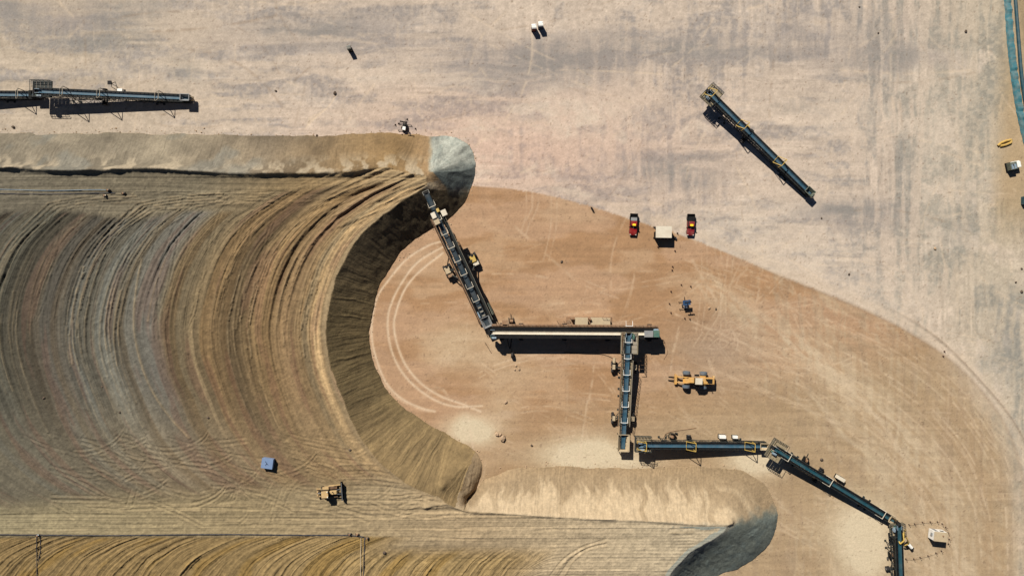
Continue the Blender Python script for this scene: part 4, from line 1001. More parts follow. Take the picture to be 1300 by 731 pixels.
# ================================================================== VEHICLES
def pickup(px, py, rz, label, body, load):
    t = thing('pickup_truck', label, 'pickup', P(px, py), rz, 'red pickups parked by the shelter')
    W = 1.9
    # x forward
    def ring(x, w0, z0, w1, z1): return [(x, -w0 / 2, z0), (x, w0 / 2, z0), (x, w0 / 2 + .02, (z0 + z1) / 2), (x, w1 / 2, z1), (x, -w1 / 2, z1), (x, -w0 / 2 - .02, (z0 + z1) / 2)]
    b = MB(); b.loft([ring(.55, W, .45, W * .95, 1.05), ring(1.9, W, .45, W * .9, 1.0), ring(2.35, W * .96, .45, W * .84, .92), ring(2.65, W * .84, .5, W * .72, .8)]); hood = b.build('hood', body, t, bevel=.03)
    b = MB(); b.loft([ring(-.95, W, .45, W * .96, 1.12), ring(.75, W, .45, W * .96, 1.12)]); b.build('cab_lower', body, t)
    b = MB(); b.taper((-.1, 0, 1.12), (1.75, W * .93), (1.15, W * .78), .6, (-.14, 0)); cab = b.build('windows', M['glass'], t)
    MB().taper((-.24, 0, 1.7), (1.2, W * .8), (1.08, W * .74), .08).build('roof', body, t, bevel=.03)
    for s in (-1, 1): MB().box((-1.82, s * (W / 2 - .05), .85), (1.7, .1, .62)).build('bed_side', M['black'], t)
    MB().box((-2.72, 0, .85), (.08, W, .62)).build('tailgate', M['black'], t)
    MB().box((-1.85, 0, .56), (1.75, W - .2, .06)).build('bed_floor', M['black'], t)
    MB().box((-1.35, 0, .95), (.8, W - .35, .5)).build('tool_box', load, t, bevel=.04)
    MB().box((.12, 0, 1.83), (.5, .78, .07)).build('roof_panel', M['flag'], t)
    b = MB()
    for s in (-1, 1): b.box((-2.3, s * (W / 2 - .06), 1.35), (.08, .08, .5))
    b.beam((-2.3, -W / 2 + .06, 1.6), (-2.3, W / 2 - .06, 1.6), .08); b.build('rack', M['black'], t)
    MB().box((2.66, 0, .58), (.16, W * .86, .24)).build('bumper', M['black'], t, bevel=.03)
    for s in (-1, 1):
        MB().box((2.5, s * W * .36, .78), (.2, .3, .16)).build('headlight', M['lamp'], t)
        MB().box((.72, s * (W / 2 + .14), 1.18), (.16, .26, .2)).build('mirror', M['black'], t)
        MB().box((-2.77, s * W * .42, .9), (.05, .16, .36)).build('tail_light', M['dark_red'], t)
        for x in (1.7, -1.7): wheel(t, (x, s * (W / 2 - .12), .4), .4, .27)
    MB().cyl((.62, 0, 1.15), (.9, 0, 1.12), .1, 8).build('beacon', M['white'], t)
pickup(803.6, 285.5, R(-93), 'bright red pickup with a pale toolbox in its bed, left of the shelter', M['red'], M['grey'])
pickup(876, 286, R(-92), 'dull maroon pickup with a dark empty bed, right of the shelter', M['maroon'], M['black'])

def loader():
    t = thing('wheel_loader', 'yellow wheel loader with big grey tyres parked alone right of the conveyors', 'loader', P(880, 481.5), R(-2 + 180))
    Y = M['cat']
    # x forward = left in photo
    b = MB(); b.prism([(-5.0, .9), (-5.0, 1.9), (-4.7, 2.3), (-2.2, 2.5), (-.6, 2.3), (-.6, .8), (-4.2, .7)], -.78, .78); b.build('engine_hood', Y, t, bevel=.08)
    MB().box((-4.85, 0, 1.1), (.5, 2.5, .9)).build('counterweight', M['cat_dusty'], t, bevel=.1)
    b = MB(); b.prism([(-.7, .8), (-.7, 2.0), (.6, 2.1), (2.4, 1.9), (2.9, 1.2), (2.6, .7)], -.65, .65); b.build('front_frame', Y, t, bevel=.06)
    c = MB().taper((-.55, 0, 2.0), (1.7, 1.5), (1.5, 1.4), 1.35).build('cab', M['glass'], t)
    MB().box((-.55, 0, 3.42), (1.8, 1.6, .12)).build('cab_roof', M['cream'], c, bevel=.04)
    b = MB()
    for x in (-1.3, .2):
        for s in (-1, 1): b.beam((x, s * .72, 2.0), (x, s * .7, 3.36), .1)
    b.build('cab_post', Y, c)
    for s in (-1, 1):
        b = MB(); b.prism([(1.4, 1.9), (2.0, 2.2), (4.2, 1.2), (4.9, .6), (4.6, .4), (3.8, .9), (1.6, 1.6)], s * .7 - .1, s * .7 + .1); b.build('lift_arm', Y, t)
        MB().cyl((1.2, s * .45, 1.0), (3.4, s * .6, 1.1), .09, 8).build('lift_cylinder', M['steel'], t)
        MB().box((-1.9, s * 1.0, 2.0), (1.4, .4, .08)).build('fender', Y, t, bevel=.03)
        MB().box((-.5, s * 1.25, 1.5), (1.2, .5, .08)).build('step', M['black'], t)
        for x in (2.0, -2.3): wheel(t, (x, s * 1.72, .95), .95, .85, tyre=M['tyre_blue'])
    b = MB(); b.beam((4.7, -1.3, .6), (4.7, 1.3, .6), .35, .6); b.beam((4.4, -1.2, .9), (4.4, 1.2, .9), .2); b.build('tool_carrier', Y, t)
    for s in (-.5, .5): MB().beam((4.8, s, .35), (6.3, s, .12), .16, .1).build('fork', M['black'], t)
    MB().cyl((-3.4, .4, 2.4), (-3.4, .4, 3.2), .1, 8).build('exhaust_pipe', M['black'], t)
    MB().cyl((-2.7, -.4, 2.45), (-2.7, -.4, 2.85), .2, 10).build('air_filter', M['black'], t)
    MB().box((-3.6, 0, 2.42), (1.2, 1.1, .08)).build('engine_grille', M['black'], t)
loader()

def bulldozer():
    p = P(420, 623, HH); p.z = heap_z(p) + .02
    t = thing('bulldozer', 'dusty yellow bulldozer with a wide dark blade standing on top of the stockpile', 'bulldozer', p, R(4))
    Y = M['cat_dusty']
    for s in (-1, 1):
        y = s * 1.0
        ol = [(-2.2, .45), (-1.9, .12), (1.5, .12), (1.95, .5), (1.6, .92), (.2, 1.02), (-1.8, .95)]
        k = MB().prism(ol, y - .3, y + .3).build('track', M['black'], t, bevel=.05)
        b = MB()
        for i in range(12): b.box((-1.75 + i * .31, y, .99), (.14, .66, .08))
        b.build('grouser', M['rust'], k)
        b = MB(); b.prism([(-1.5, .4), (1.3, .4), (1.0, .75), (-1.2, .75)], y - .36, y + .36); b.build('track_frame', Y, t)
        MB().beam((-.3, s * 1.4, .5), (2.6, s * 1.45, .45), .2, .26).build('push_arm', Y, t)
        MB().cyl((1.7, s * .5, 1.5), (2.7, s * .6, 1.1), .08, 8).build('lift_cylinder', M['steel'], t)
        MB().box((-.9, s * 1.02, 1.25), (1.5, .62, .35)).build('side_tank', M['black'] if s < 0 else Y, t, bevel=.06)  # tank on the side away from the sun coloured black, standing in for shadow
    MB().box((-.2, 0, .8), (3.4, 1.3, .7)).build('hull', M['black'], t)
    h = MB().prism([(.1, 1.0), (.1, 1.9), (1.7, 1.75), (1.9, 1.5), (1.9, 1.0)], -.42, .42).build('hood', Y, t, bevel=.06)
    MB().cyl((.9, .2, 1.8), (.9, .2, 2.5), .08, 8).build('exhaust_pipe', M['black'], h)
    c = MB().taper((-.75, 0, 1.3), (1.6, 1.6), (1.35, 1.4), 1.6).build('cab', M['glass'], t)
    MB().box((-.75, 0, 2.95), (1.65, 1.65, .14)).build('cab_roof', M['cat_dusty'], c, bevel=.05)
    for s in (-1, 1): MB().box((-.1, s * .6, 3.09), (.2, .3, .14)).build('work_light', M['lamp'], c)
    pr = [(2.75, .1), (3.05, .05), (2.9, .45), (2.85, .8), (3.0, 1.25), (3.15, 1.45), (2.95, 1.5), (2.7, 1.2), (2.6, .7)]
    b = MB(); b.prism(pr, -2.15, 2.15); bl = b.build('blade', M['black'], t)
    MB().beam((3.0, -2.15, 1.52), (3.0, 2.15, 1.52), .16, .1).build('blade_edge', M['steel'], bl)
    b = MB(); b.beam((-2.3, -.9, .9), (-2.9, -.9, 1.0), .2); b.beam((-2.3, .9, .9), (-2.9, .9, 1.0), .2); b.beam((-3.0, -1.1, 1.0), (-3.0, 1.1, 1.0), .28)
    b.build('ripper_frame', Y, t)
    for y in (-.8, 0, .8): MB().beam((-3.0, y, 1.3), (-3.1, y, .2), .14, .22).build('ripper_tooth', M['rust'], t)
    MB().cyl((-2.0, 0, 1.5), (-2.9, 0, 1.2), .1, 8).build('ripper_cylinder', M['steel'], t)
bulldozer()

# ================================================================== SMALL EQUIPMENT
def shelter():
    t = thing('shade_shelter', 'square shelter with flat cream roof standing between the two red pickups', 'shelter', P(840.0, 295.5), R(-1))
    MB().box((0, 0, 2.5), (4.0, 2.9, .08)).build('roof', M['cream'], t)
    b = MB()
    for s in (-1, 1): b.beam((-2, s * 1.4, 2.4), (2, s * 1.4, 2.4), .1)
    for x in (-1.9, 0, 1.9): b.beam((x, -1.4, 2.4), (x, 1.4, 2.4), .08)
    b.build('roof_frame', M['grey'], t)
    for x in (-1.9, 1.9):
        for y in (-1.35, 1.35):
            MB().beam((x, y, 0), (x, y, 2.42), .1).build('post', M['grey'], t); MB().box((x, y, .05), (.4, .4, .1)).build('foot', M['black'], t)
    MB().box((0, .0, 1.3), (3.9, .05, 2.2)).build('partition', M['black'], t)
    MB().box((1.96, 0, 1.25), (.05, 2.6, 2.3)).build('side_screen', M['black'], t)
    MB().box((-1.96, -.6, 1.25), (.05, 1.5, 2.3)).build('side_screen', M['black'], t)
    MB().box((0, -.6, .74), (2.4, .8, .06)).build('table_top', M['grey'], t)
shelter()

def toilet(px, py, label, side, rz, roof='white'):
    t = thing('portable_toilet', label, 'toilet', P(px, py), rz, 'portable toilets')
    b = MB(); b.taper((0, 0, .12), (1.15, 1.15), (1.1, 1.1), 1.95); w_ = b.build('cubicle', side, t, bevel=.03)
    MB().box((0, -.585, 1.05), (.75, .04, 1.7)).build('door', side, t); MB().box((0.28, -.62, 1.05), (.06, .05, .2)).build('handle', M['white'], t)
    MB().box((0, 0, .06), (1.25, 1.25, .12)).build('skid', M['black'], t)
    b = MB(); b.loft([[(x, -.6, 2.07), (x, .6, 2.07), (x, .35, 2.2), (x, -.35, 2.2)] for x in (-.6, .6)]); b.build('roof', M[roof], t)
    MB().cyl((.4, .4, 2.1), (.4, .4, 2.45), .05, 8).build('vent_pipe', M['white'], t)
    return t
toilet(677.6, 37.5, 'portable toilet with white roof and dark red walls, left of the upper pair', M['dark_red'], R(4))
toilet(686.0, 34.5, 'portable toilet with white roof and dark blue walls, right of the upper pair', M['dark_blue'], R(4))
tl = toilet(445.0, 64.0, 'lone dark portable toilet with grey roof on the empty upper left pad', M['black'], R(14), 'deck_grey'); tl.scale = (.85, .85, 1)

def light_tower(px, py, rz, label, panels=False):
    t = thing('light_tower', label, 'light tower', P(px, py), rz, 'trailer light towers')
    MB().box((-.35, 0, .75), (.9, .8, .8)).build('engine_box', M['white'], t, bevel=.06)
    MB().box((.5, 0, .7), (.8, 1.0, .6)).build('battery_box', M['black'], t, bevel=.04)
    b = MB(); b.beam((-1.1, 0, .35), (1.1, 0, .35), .8, .12); b.beam((1.0, 0, .4), (2.1, 0, .35), .12); b.build('chassis', M['black'], t)
    for s in (-1, 1):
        wheel(t, (-.1, s * .72, .33), .33, .22)
        b = MB(); b.beam((-.8, s * .3, .4), (-.9, s * 1.5, .3), .09); b.beam((-.9, s * 1.5, 0), (-.9, s * 1.5, .5), .1); b.beam((.8, s * .3, .4), (.9, s * 1.5, .3), .09); b.beam((.9, s * 1.5, 0), (.9, s * 1.5, .5), .1); b.build('outrigger', M['black'], t)
    MB().beam((.6, 0, .8), (.6, 0, 3.4), .14).build('mast', M['grey'], t)
    if panels:
        for i in range(3):
            for j in range(2):
                o = MB().box((.3 + j * .66, -.66 + i * .66, 2.1 + j * .1), (.62, .62, .05), ry=-R(12)).build('solar_panel', M['solar'], t)
        MB().beam((.6, -1.0, 2.05), (.6, 1.0, 2.05), .1).build('panel_frame', M['steel'], t)
    MB().beam((.6, -.8, 3.4), (.6, .8, 3.4), .09).build('lamp_bar', M['black'], t)
    for y in (-.65, -.22, .22, .65): MB().box((.75, y, 3.5), (.2, .34, .28)).build('lamp', M['black'], t)
light_tower(514, 162.5, R(80), 'small black and white light tower trailer by the top edge of the stockpile')
light_tower(869.5, 387, R(96), 'trailer light tower with blue solar panels right of the feed conveyor', True)

def cabin_box():
    t = thing('control_cabin', 'white cabin with dusty tan roof inside the rope barrier at lower right', 'cabin', P(1186.5, 676.5), R(-6))
    b = MB().box((0, 0, 1.35), (3.3, 2.3, 2.4)).build('walls', M['white'], t, bevel=.03)
    MB().box((0, 0, 2.6), (3.4, 2.4, .1)).build('roof', M['beige'], t, bevel=.02)
    MB().box((0, 0, .08), (3.1, 2.1, .16)).build('skid', M['black'], t)
    MB().box((-.8, 1.17, 1.2), (.8, .05, 1.9)).build('door', M['grey'], t); MB().box((.7, 1.17, 1.6), (.9, .05, .7)).build('window', M['glass'], t)
    MB().box((-1.75, .2, 1.7), (.35, .7, .5)).build('air_conditioner', M['grey'], t, bevel=.03)
    MB().cyl((.5, .3, 2.6), (.5, .3, 2.85), .18, 8).build('roof_vent', M['rust'], t)
cabin_box()
def post(px, py, grp, label):
    t = thing('barrier_post', label, 'post', P(px, py), 0, grp)
    MB().cyl((0, 0, .0), (0, 0, .12), .17, 10).build('base', M['rubber'], t); MB().cyl((0, 0, .1), (0, 0, .8), .05, 8).build('stem', M['cone'], t); MB().cyl((0, 0, .78), (0, 0, .88), .08, 8).build('cap', M['cone'], t)
ROPE = [(1154, 665.5), (1161, 664.5), (1171, 662.5), (1181, 662), (1190, 662), (1196, 664.5), (1200.5, 669), (1203.5, 676), (1205, 684), (1204, 690)]
ROPE2 = [(1195, 699), (1188, 701.5), (1178, 705), (1168, 707), (1160, 709), (1150, 709)]
ORD = ('first', 'second', 'third', 'fourth', 'fifth', 'sixth', 'seventh', 'eighth', 'ninth', 'tenth')
for k, q in enumerate(ROPE): post(q[0], q[1], 'posts of the rope barrier', 'thin dark red post, %s from the conveyor along the upper rope around the white cabin' % ORD[k])
for k, q in enumerate(ROPE2[::-1]): post(q[0], q[1], 'posts of the rope barrier', 'thin dark red post, %s from the conveyor along the lower rope below the cabin' % ORD[k])
for k, pts in enumerate((ROPE, ROPE2)):
    b = MB()
    for a, c in zip(pts[:-1], pts[1:]):
        A = P(*a, .8); B = P(*c, .8); m_ = (A + B) / 2 - Vector((0, 0, .15)); b.path([A, m_, B], .025, 5)
    tag(b.build('barrier_rope', M['rust']), ('rope strung along the upper posts around the white cabin', 'rope strung along the lower posts below the white cabin')[k], 'rope')

def pump_box():
    p = P(341.5, 586.5, HH); p.z = heap_z(p)
    t = thing('pump_box', 'blue-grey square box standing alone on top of the stockpile', 'box', p, R(-8))
    MB().box((0, 0, .75), (2.65, 2.35, 1.2)).build('housing', M['blue_box'], t, bevel=.05)
    MB().box((0, 0, 1.38), (2.75, 2.45, .08)).build('lid', M['blue_box'], t, bevel=.02)
    MB().box((0, 0, .08), (2.5, 2.2, .3)).build('skid', M['black'], t)
    b = MB(); b.beam((-.5, .5, 1.45), (.3, -.3, 1.45), .1); b.beam((-.3, -.5, 1.45), (-.1, .1, 1.45), .08); b.build('lid_strap', M['dark_blue'], t)
pump_box()

def generator():
    t = thing('generator_trailer', 'dark green generator on a skid with a white panel near the right edge', 'generator', P(1283.5, 211.5), R(12))
    MB().box((0, 0, .25), (3.0, 2.2, .3)).build('skid', M['black'], t)
    MB().box((-.5, 0, 1.1), (1.7, 1.9, 1.4)).build('housing', M['olive'], t, bevel=.06)
    MB().box((.9, .1, .95), (1.3, 1.5, 1.1)).build('tank', M['white'], t, bevel=.1)
    MB().cyl((-.8, .5, 1.8), (-.8, .5, 2.4), .1, 8).build('exhaust_pipe', M['grey'], t)
    MB().box((.3, .98, 1.2), (2.2, .2, .2)).build('rail', M['white'], t)
    for x in (-.9, -.2): MB().box((x, -.2, 1.84), (.5, 1.2, .08)).build('vent_panel', M['motor'], t)
generator()
t = thing('teal_crate', 'dark teal crate cut by the right edge of the photo', 'crate', P(1300, 255), 0)
MB().box((0, 0, .5), (1.5, 2.0, 1.0)).build('body', M['teal_pipe'], t, bevel=.04); MB().box((0, 0, 1.04), (1.6, 2.1, .08)).build('lid', M['teal_pipe'], t, bevel=.02)

# yellow hoses
b = MB(); pts = [P(x, y, .22) for x, y in ((1267, 185), (1271, 181.5), (1277, 179), (1284, 177.5), (1284, 181), (1277, 184), (1270, 185.5))]
b.path(pts, .28, 8); tag(b.build('yellow_hose', M['yellow_sand']), 'short yellow-brown hose coiled on the ground near the right edge', 'hose')
for k, (pl, lab) in enumerate(((((1139, 682, 3.2), (1143, 690, 4.6), (1148, 686, 5.0), (1147, 677, 4.6), (1150, 672, 2.6)), 'yellow hose looping over the teal conveyor belt at lower right'),
                               (((1147, 676, 4.2), (1152, 684, 3.6), (1154, 690, 2.4), (1149, 692, 1.6)), 'thick yellow hose hanging down the right side of the teal conveyor'))):
    b = MB(); b.path([P(x, y, z) for x, y, z in pl], .17, 8); tag(b.build('yellow_hose', M['yellow']), lab, 'hose')
t = thing('pump_skid', 'small white pump with dark frame right of the teal conveyor', 'pump', P(1153, 691), R(-50))
MB().cyl((-.5, 0, .8), (.7, 0, .8), .4, 12).build('pump_body', M['white'], t); MB().box((0, 0, .2), (1.8, 1.0, .3)).build('skid', M['black'], t); MB().box((.9, 0, .7), (.5, .7, .7)).build('motor', M['black'], t)
def junction(px, py, rz, label):
    t = thing('cable_cart', label, 'cable cart', P(px, py), rz, 'cable carts beside the conveyors')
    MB().cyl((-.45, 0, .8), (.45, 0, .8), .45, 12).build('cable_drum', M['rust'], t)
    for s in (-1, 1): MB().cyl((s * .45, 0, .8), (s * .53, 0, .8), .78, 14).build('flange', M['black'], t); wheel(t, (s * .85, -.9, .35), .35, .2, 'x')
    b = MB()
    for s in (-1, 1): b.beam((s * .65, -1.1, .35), (s * .65, .9, .35), .1); b.beam((s * .65, 0, .35), (s * .65, 0, .85), .1)
    b.beam((-.65, .9, .35), (.65, .9, .35), .1); b.beam((0, .9, .35), (0, 1.9, .3), .09); b.build('cart_frame', M['truss'], t)
junction(853, 552.5, R(80), 'dark cable cart beside the left end of the level lower conveyor')
junction(1021, 583, R(-30), 'dark cable cart beside the upper end of the diagonal conveyor')
junction(1130, 703, R(5), 'dark cable cart left of the teal-belted conveyor at the bottom')
junction(649, 407.5, R(5), 'dark cable cart above the left end of the feed conveyor')

def cable(name, pts, label, r=.06, m='black', z=.05):
    p = smooth_poly(pts, 6); b = MB(); b.path([P(x, y, z) for x, y in p], r, 5); tag(b.build(name, M[m]), label, 'cable')
cable('power_cable', [(716, 447), (740, 449), (765, 450), (778, 455), (784, 463)], 'thin black cable curving from the feed conveyor to the lift conveyor')
cable('power_cable', [(842, 556), (846, 550), (856, 547), (870, 545), (884, 543)], 'thin black cable above the level lower conveyor', m='rust')
cable('power_cable', [(616, 435), (622, 445), (624, 448)], 'short black cable at the left end of the feed conveyor')
cable('power_cable', [(842, 432), (846, 440), (847, 448), (843, 456)], 'thin dark cable at the right end of the feed conveyor', m='rust')
cable('power_cable', [(848, 482), (854, 482.5), (858, 481)], 'short black cable lying in front of the yellow loader')
# tripod by the upper-left conveyor
t = thing('tripod_stand', 'black tripod stand just above the upper left conveyor', 'stand', P(145.5, 108.5), 0)
MB().taper((0, 0, 1.3), (.35, .35), (1.0, 1.0), 1.0).build('head', M['black'], t)
for a in (80, 205, 330): MB().beam((0, 0, 1.4), (.9 * math.cos(R(a)), .9 * math.sin(R(a)), 0), .1).build('leg', M['black'], t)

# teal liner berm and pipe at the upper right
def liner():
    pts = smooth_poly([(1272, -60), (1276, -20), (1279, 10), (1283, 60), (1287, 95), (1293, 135), (1301, 172), (1312, 215)], 10)
    b = MB(); rings = []; rng = random.Random(4)
    for i, (x, y) in enumerate(pts):
        d = 0.10 * math.sin(i * 1.9) + rng.gauss(0, .05)
        for_w = (-4.6, -3.4, -1.4, 1.4, 3.4, 4.4); hs = (-.1, .35, .8, .85, .4, -.1)
        rings.append([tuple(P(x + o + d * 2, y, 0) + Vector((0, 0, h + .28 + (d if 0 < k < 5 else 0)))) for k, (o, h) in enumerate(zip(for_w, hs))])
    b.loft(rings); o = b.build('liner_berm', M['teal_liner']); tag(o, 'rippled teal plastic liner draped over the berm in the upper right corner', 'liner')
    p2 = smooth_poly([(1286, -60), (1288, -20), (1290, 10), (1294, 60), (1297, 95), (1303, 135), (1311, 172)], 4)
    b = MB(); b.path([P(x, y, .95) for x, y in p2], .42, 8); tag(b.build('drain_pipe', M['teal_pipe']), 'dark teal pipe running beside the liner in the upper right corner', 'pipe')
liner()

# ================================================================== PIPES ON THE STOCKPILE
def heap_pipe(pts, r, label, m='pipe', name='irrigation_pipe'):
    p = smooth_poly(pts, 5) if len(pts) > 2 else np.array([np.array(pts[0]) * (1 - k / 12) + np.array(pts[1]) * k / 12 for k in range(13)])
    b = MB(); q = []
    for x, y in p:
        v = P(x, y, HH); v.z = max(HH - .1, heap_z(v)) + r * .8; q.append(v)
    b.path(q, r, 6); tag(b.build(name, M[m]), label, 'pipe')
heap_pipe([(-60, 677), (0, 678), (48, 678.5), (140, 679), (260, 678), (370, 678.5), (440, 679), (462, 681)], .14, 'long thin dark pipe along the lower left edge of the stockpile')
heap_pipe([(47, 679), (46.5, 700), (47, 745)], .1, 'pair of dark pipes running down at lower left, the left one')
heap_pipe([(51, 679), (51, 698), (48.5, 712)], .1, 'pair of dark pipes running down at lower left, the right one')
heap_pipe([(458.5, 682), (458, 705), (458, 745)], .12, 'pipe running down from the valves below the bulldozer, left of two', 'beige')
heap_pipe([(463, 682), (462.5, 700), (461, 745)], .12, 'pipe running down from the valves below the bulldozer, right of two', 'pipe')
heap_pipe([(-60, 246.5), (0, 246), (60, 246.5), (110, 245.5), (146, 245)], .1, 'dark pipe on the upper left stockpile top, longer of two')
heap_pipe([(-60, 240), (0, 240.5), (60, 242), (118, 241), (136, 241.5)], .08, 'bluish pipe on the upper left stockpile top, thinner of two', 'motor')
def valve(px, py, label, m='pipe', rz=0.0):
    v = P(px, py, HH); v.z = heap_z(v)
    t = thing('pipe_valve', label, 'valve', v, rz, 'valves on the stockpile pipes'); t.scale = (.65, .65, .65)
    MB().cyl((-.6, 0, .35), (.6, 0, .35), .26, 10).build('body', M[m], t); MB().cyl((0, 0, .4), (0, 0, .95), .1, 8).build('stem', M['black'], t); MB().cyl((0, 0, .92), (0, 0, 1.0), .34, 12).build('hand_wheel', M['rust'], t)
    for s in (-1, 1): MB().cyl((s * .55, 0, .35), (s * .65, 0, .35), .38, 10).build('flange', M['black'], t)
for x, y, l, m in ((444, 677, 'dark pipe valve on the lower pipe, leftmost of the cluster below the bulldozer', 'pipe'), (453.5, 677.3, 'dark pipe valve on the lower pipe, second of the cluster below the bulldozer', 'rust'), (466, 682, 'dark pipe valve at the right end of the lower pipe below the bulldozer', 'pipe'),
                   (138, 241.5, 'dark pipe valve at the end of the thinner upper pipe', 'pipe'), (134, 248.5, 'pale pipe valve just below the upper pipes', 'cream'), (157, 245.5, 'dark pipe valve alone right of the upper pipes', 'pipe'), (49, 678.5, 'grey pipe valve where the lower left pipes branch', 'motor')):
    valve(x, y, l, m)

# ================================================================== CONES AND ROCKS
def make_cone():
    t = thing('traffic_cone', 'x', 'cone', (0, 0, 0), 0)
    MB().box((0, 0, .04), (.45, .45, .08)).build('base', M['rubber'], t); MB().cyl((0, 0, .08), (0, 0, .75), .2, 10, .05).build('body', M['cone'], t)
    return t
c0 = make_cone(); first = True
for x, y, lab, grp in (
    (852, 370, 'dark red cone left of and above the solar light tower', 0), (850, 385.5, 'dark red cone directly left of the solar light tower', 0), (852, 397, 'dark red cone left of and below the solar light tower', 0),
    (869.5, 404, 'dark red cone straight below the solar light tower', 0), (876, 405, 'dark red cone below and right of the solar light tower', 0), (865, 361.5, 'dark red cone above the solar light tower, left of two', 0), (877, 363.5, 'dark red cone above the solar light tower, right of two', 0),
    (502, 158.5, 'dark red cone farthest left of the light tower above the stockpile', 1), (517, 151.5, 'dark red cone above the light tower near the top stockpile edge', 1), (527.5, 163.5, 'dark red cone right of the light tower near the top stockpile edge', 1), (510.5, 171, 'dark red cone on the stockpile toe below the upper light tower', 1), (506, 157, 'dark red cone close to the left side of the upper light tower', 1),
    (860, 296, 'dark red cone between the cream-roofed shelter and the maroon pickup', 2), (835.5, 313.5, 'dark red cone below the left corner of the cream-roofed shelter', 2), (857, 318.5, 'dark red cone below and right of the cream-roofed shelter', 2), (831.5, 288.5, 'dark red cone at the upper left corner of the shelter roof', 2), (831, 300, 'dark red cone at the lower left corner of the shelter roof', 2),
    (1199, 446, 'dark cone on the curved right floor edge, upper of two', 3), (1197.5, 452, 'dark cone on the curved right floor edge, lower of two', 3),
    (854, 338.5, 'dark cone between shelter and solar light tower, upper of two', 4), (853.5, 343, 'dark cone between shelter and solar light tower, lower of two', 4)):
    o = c0 if first else copy_tree(c0); first = False
    o.location = P(x, y); o['label'] = lab; o.scale = (.8, .8, .75)
    o['group'] = ('cones around the solar light tower', 'cones around the upper light tower', 'cones by the shelter', 'cones on the curved edge', 'cones below the shelter')[grp]
t = thing('bin', 'small dark bin lying on its side right of the shelter', 'bin', P(856, 302), R(-20))
MB().cyl((-.4, 0, .28), (.4, 0, .28), .28, 10, .33).build('body', M['black'], t); MB().cyl((.4, 0, .28), (.47, 0, .28), .36, 10).build('rim', M['grey'], t)
t = thing('scrap_idler', 'dark scrap roller on the orange floor edge, left of the red pickup', 'roller', P(752, 266), R(-60))
MB().cyl((-.6, 0, .25), (.6, 0, .25), .22, 10).build('roller', M['black'], t); MB().cyl((-.85, 0, .25), (.85, 0, .25), .07, 8).build('shaft', M['rust'], t)

def rock_mesh(seed):
    rng = random.Random(seed); import bmesh
    bm = bmesh.new(); bmesh.ops.create_icosphere(bm, subdivisions=2, radius=1)
    for v in bm.verts: v.co *= rng.uniform(.72, 1.15); v.co.z *= .62
    me = bpy.data.meshes.new('rock'); bm.to_mesh(me); bm.free(); return me
RM = [rock_mesh(s) for s in range(4)]
def rock(px, py, r, label, grp=None, z=None, m='rock', k=0):
    me = RM[k % 4]
    if m != 'rock' or not me.materials:
        me = me.copy(); me.materials.clear(); me.materials.append(M[m])
    o = bpy.data.objects.new('rock', me); C.objects.link(o); p = P(px, py, z or 0)
    if z: p.z = heap_z(p)
    o.location = p + Vector((0, 0, r * .3)); o.scale = (r, r * .85, r); o.rotation_euler = (0, 0, k * 1.3); tag(o, label, 'rock', grp)
for k, (x, y, r, w2) in enumerate(((350, 115.5, .3, 'right of the upper left conveyors on the bare pad'), (425, 118.5, .5, 'at the top of the fan of pale tracks, upper left'), (17, 161.5, .45, 'by the top stockpile toe near the left edge'), (402, 172, .3, 'on the top toe of the stockpile below the fan tracks'),
        (1043, 277, .25, 'below the tail of the diagonal parked conveyor'), (1115, 42, .25, 'on the upper right pad, left of the other lone one'), (1226, 40, .4, 'on the upper right pad left of the teal liner'), (1091, 9, .25, 'close to the top edge on the right side'), (713, 332, .35, 'in the middle of the orange floor above the feed conveyor'),
        (1297, 341, .3, 'at the right edge, topmost of three'), (1289.5, 358, .3, 'at the right edge, middle of three'), (1297, 370, .4, 'at the right edge, lowest of three'), (1043, 583, .45, 'just above the diagonal lower right conveyor'), (909, 392, .3, 'right of the solar light tower'), (675, 565, .35, 'on the floor left of the lift conveyor tail'), (1078, 348, .3, 'on the grey pad just outside the curved floor edge'))):
    rock(x, y, r, 'small dark rock ' + w2, 'small dark rocks on the pad', k=k)
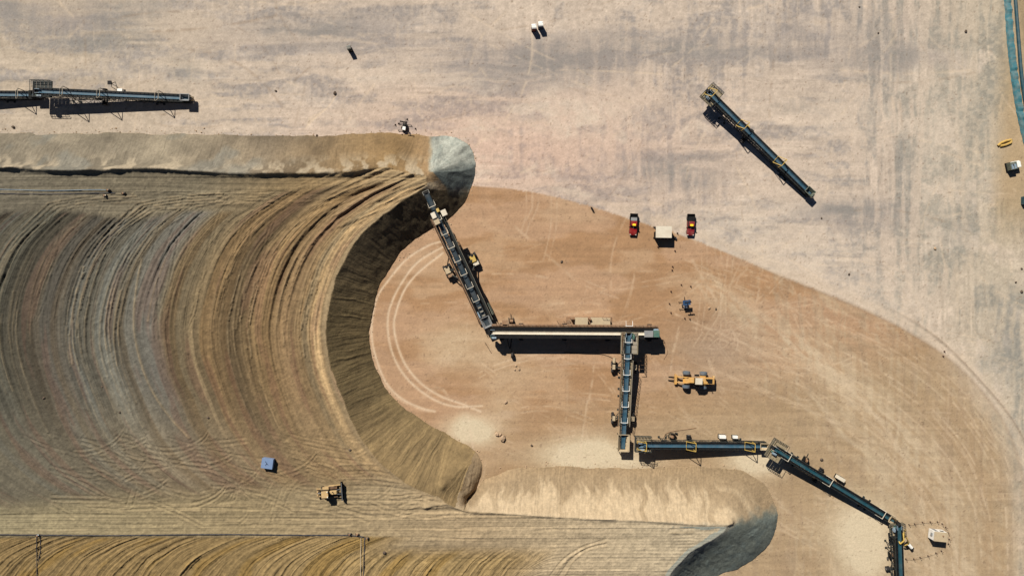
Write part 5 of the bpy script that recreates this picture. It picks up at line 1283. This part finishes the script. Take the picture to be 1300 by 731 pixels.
for k, (x, y, r, w2) in enumerate(((444, 571, .35, 'above the bulldozer'), (152, 523, .3, 'left of centre in the lower furrows'), (264, 530, .35, 'above and left of the blue box'), (55, 505, .35, 'far left in the lower furrows'), (128, 491, .25, 'among the grey furrows'), (488, 701, .5, 'right of the lower pipe valves'))):
    rock(x, y, r, 'small dark rock on the stockpile top, ' + w2, 'small dark rocks on the stockpile', HH, k=k)
for k, (x, y, r, w2) in enumerate(((655, 464, .3, 'below the feed conveyor, topmost of three'), (659, 468.5, .35, 'below the feed conveyor, right of three'), (653.5, 469, .3, 'below the feed conveyor, left of three'), (642, 510, .45, 'alone between the curved tracks and the lift conveyor'), (1187, 315.5, .4, 'alone on the grey pad at right'), (900, 391, .4, 'just right of the solar light tower'))):
    rock(x, y, r, 'small pale stone ' + w2, 'small pale stones', m='pale_rock', k=k)
for k, (x, y, r) in enumerate(((638, 556, .9), (631, 551, .6), (635, 551, .45))):
    rock(x, y, r, ('largest pale boulder of the spill left of the lift conveyor', 'flat pale boulder left in the spill left of the lift conveyor', 'smallest pale boulder between two larger in the spill')[k], m='pale_rock', k=k + 1)

def rubble():
    rng = random.Random(9); b = MB(); pts = TOE
    seg = [(a, c) for a, c in zip(pts[:-1], pts[1:]) if -10 < a[0] < 1010 and a[1] < 745 and a[0] + c[0] > 0]
    L = [math.hypot(c[0] - a[0], c[1] - a[1]) for a, c in seg]
    for (a, c), l in zip(seg, L):
        nx, ny = (c[1] - a[1]) / max(l, .01), -(c[0] - a[0]) / max(l, .01)
        for k in range(int(l * 0.35 + rng.random())):
            t = rng.random(); d = abs(rng.gauss(0, 3.2)) + rng.uniform(-2, 1)
            p = P(a[0] + (c[0] - a[0]) * t + nx * d, a[1] + (c[1] - a[1]) * t + ny * d, 0); r = min(.24, .05 + rng.expovariate(18))
            v = [p + Vector((math.cos(q) * r * rng.uniform(.7, 1.2), math.sin(q) * r * rng.uniform(.7, 1.2), rng.uniform(-.02, .2) * r)) for q in (0, 1.3, 2.5, 3.8, 5.1)] + [p + Vector((rng.uniform(-.3, .3) * r, rng.uniform(-.3, .3) * r, r * rng.uniform(.7, 1.1)))]
            b.add(v, [(i, (i + 1) % 5, 5) for i in range(5)])
    o = b.build('rubble', M['pale_rock']); o['kind'] = 'stuff'; o['label'] = 'loose stones rolled out along the foot of the stockpile'
rubble()
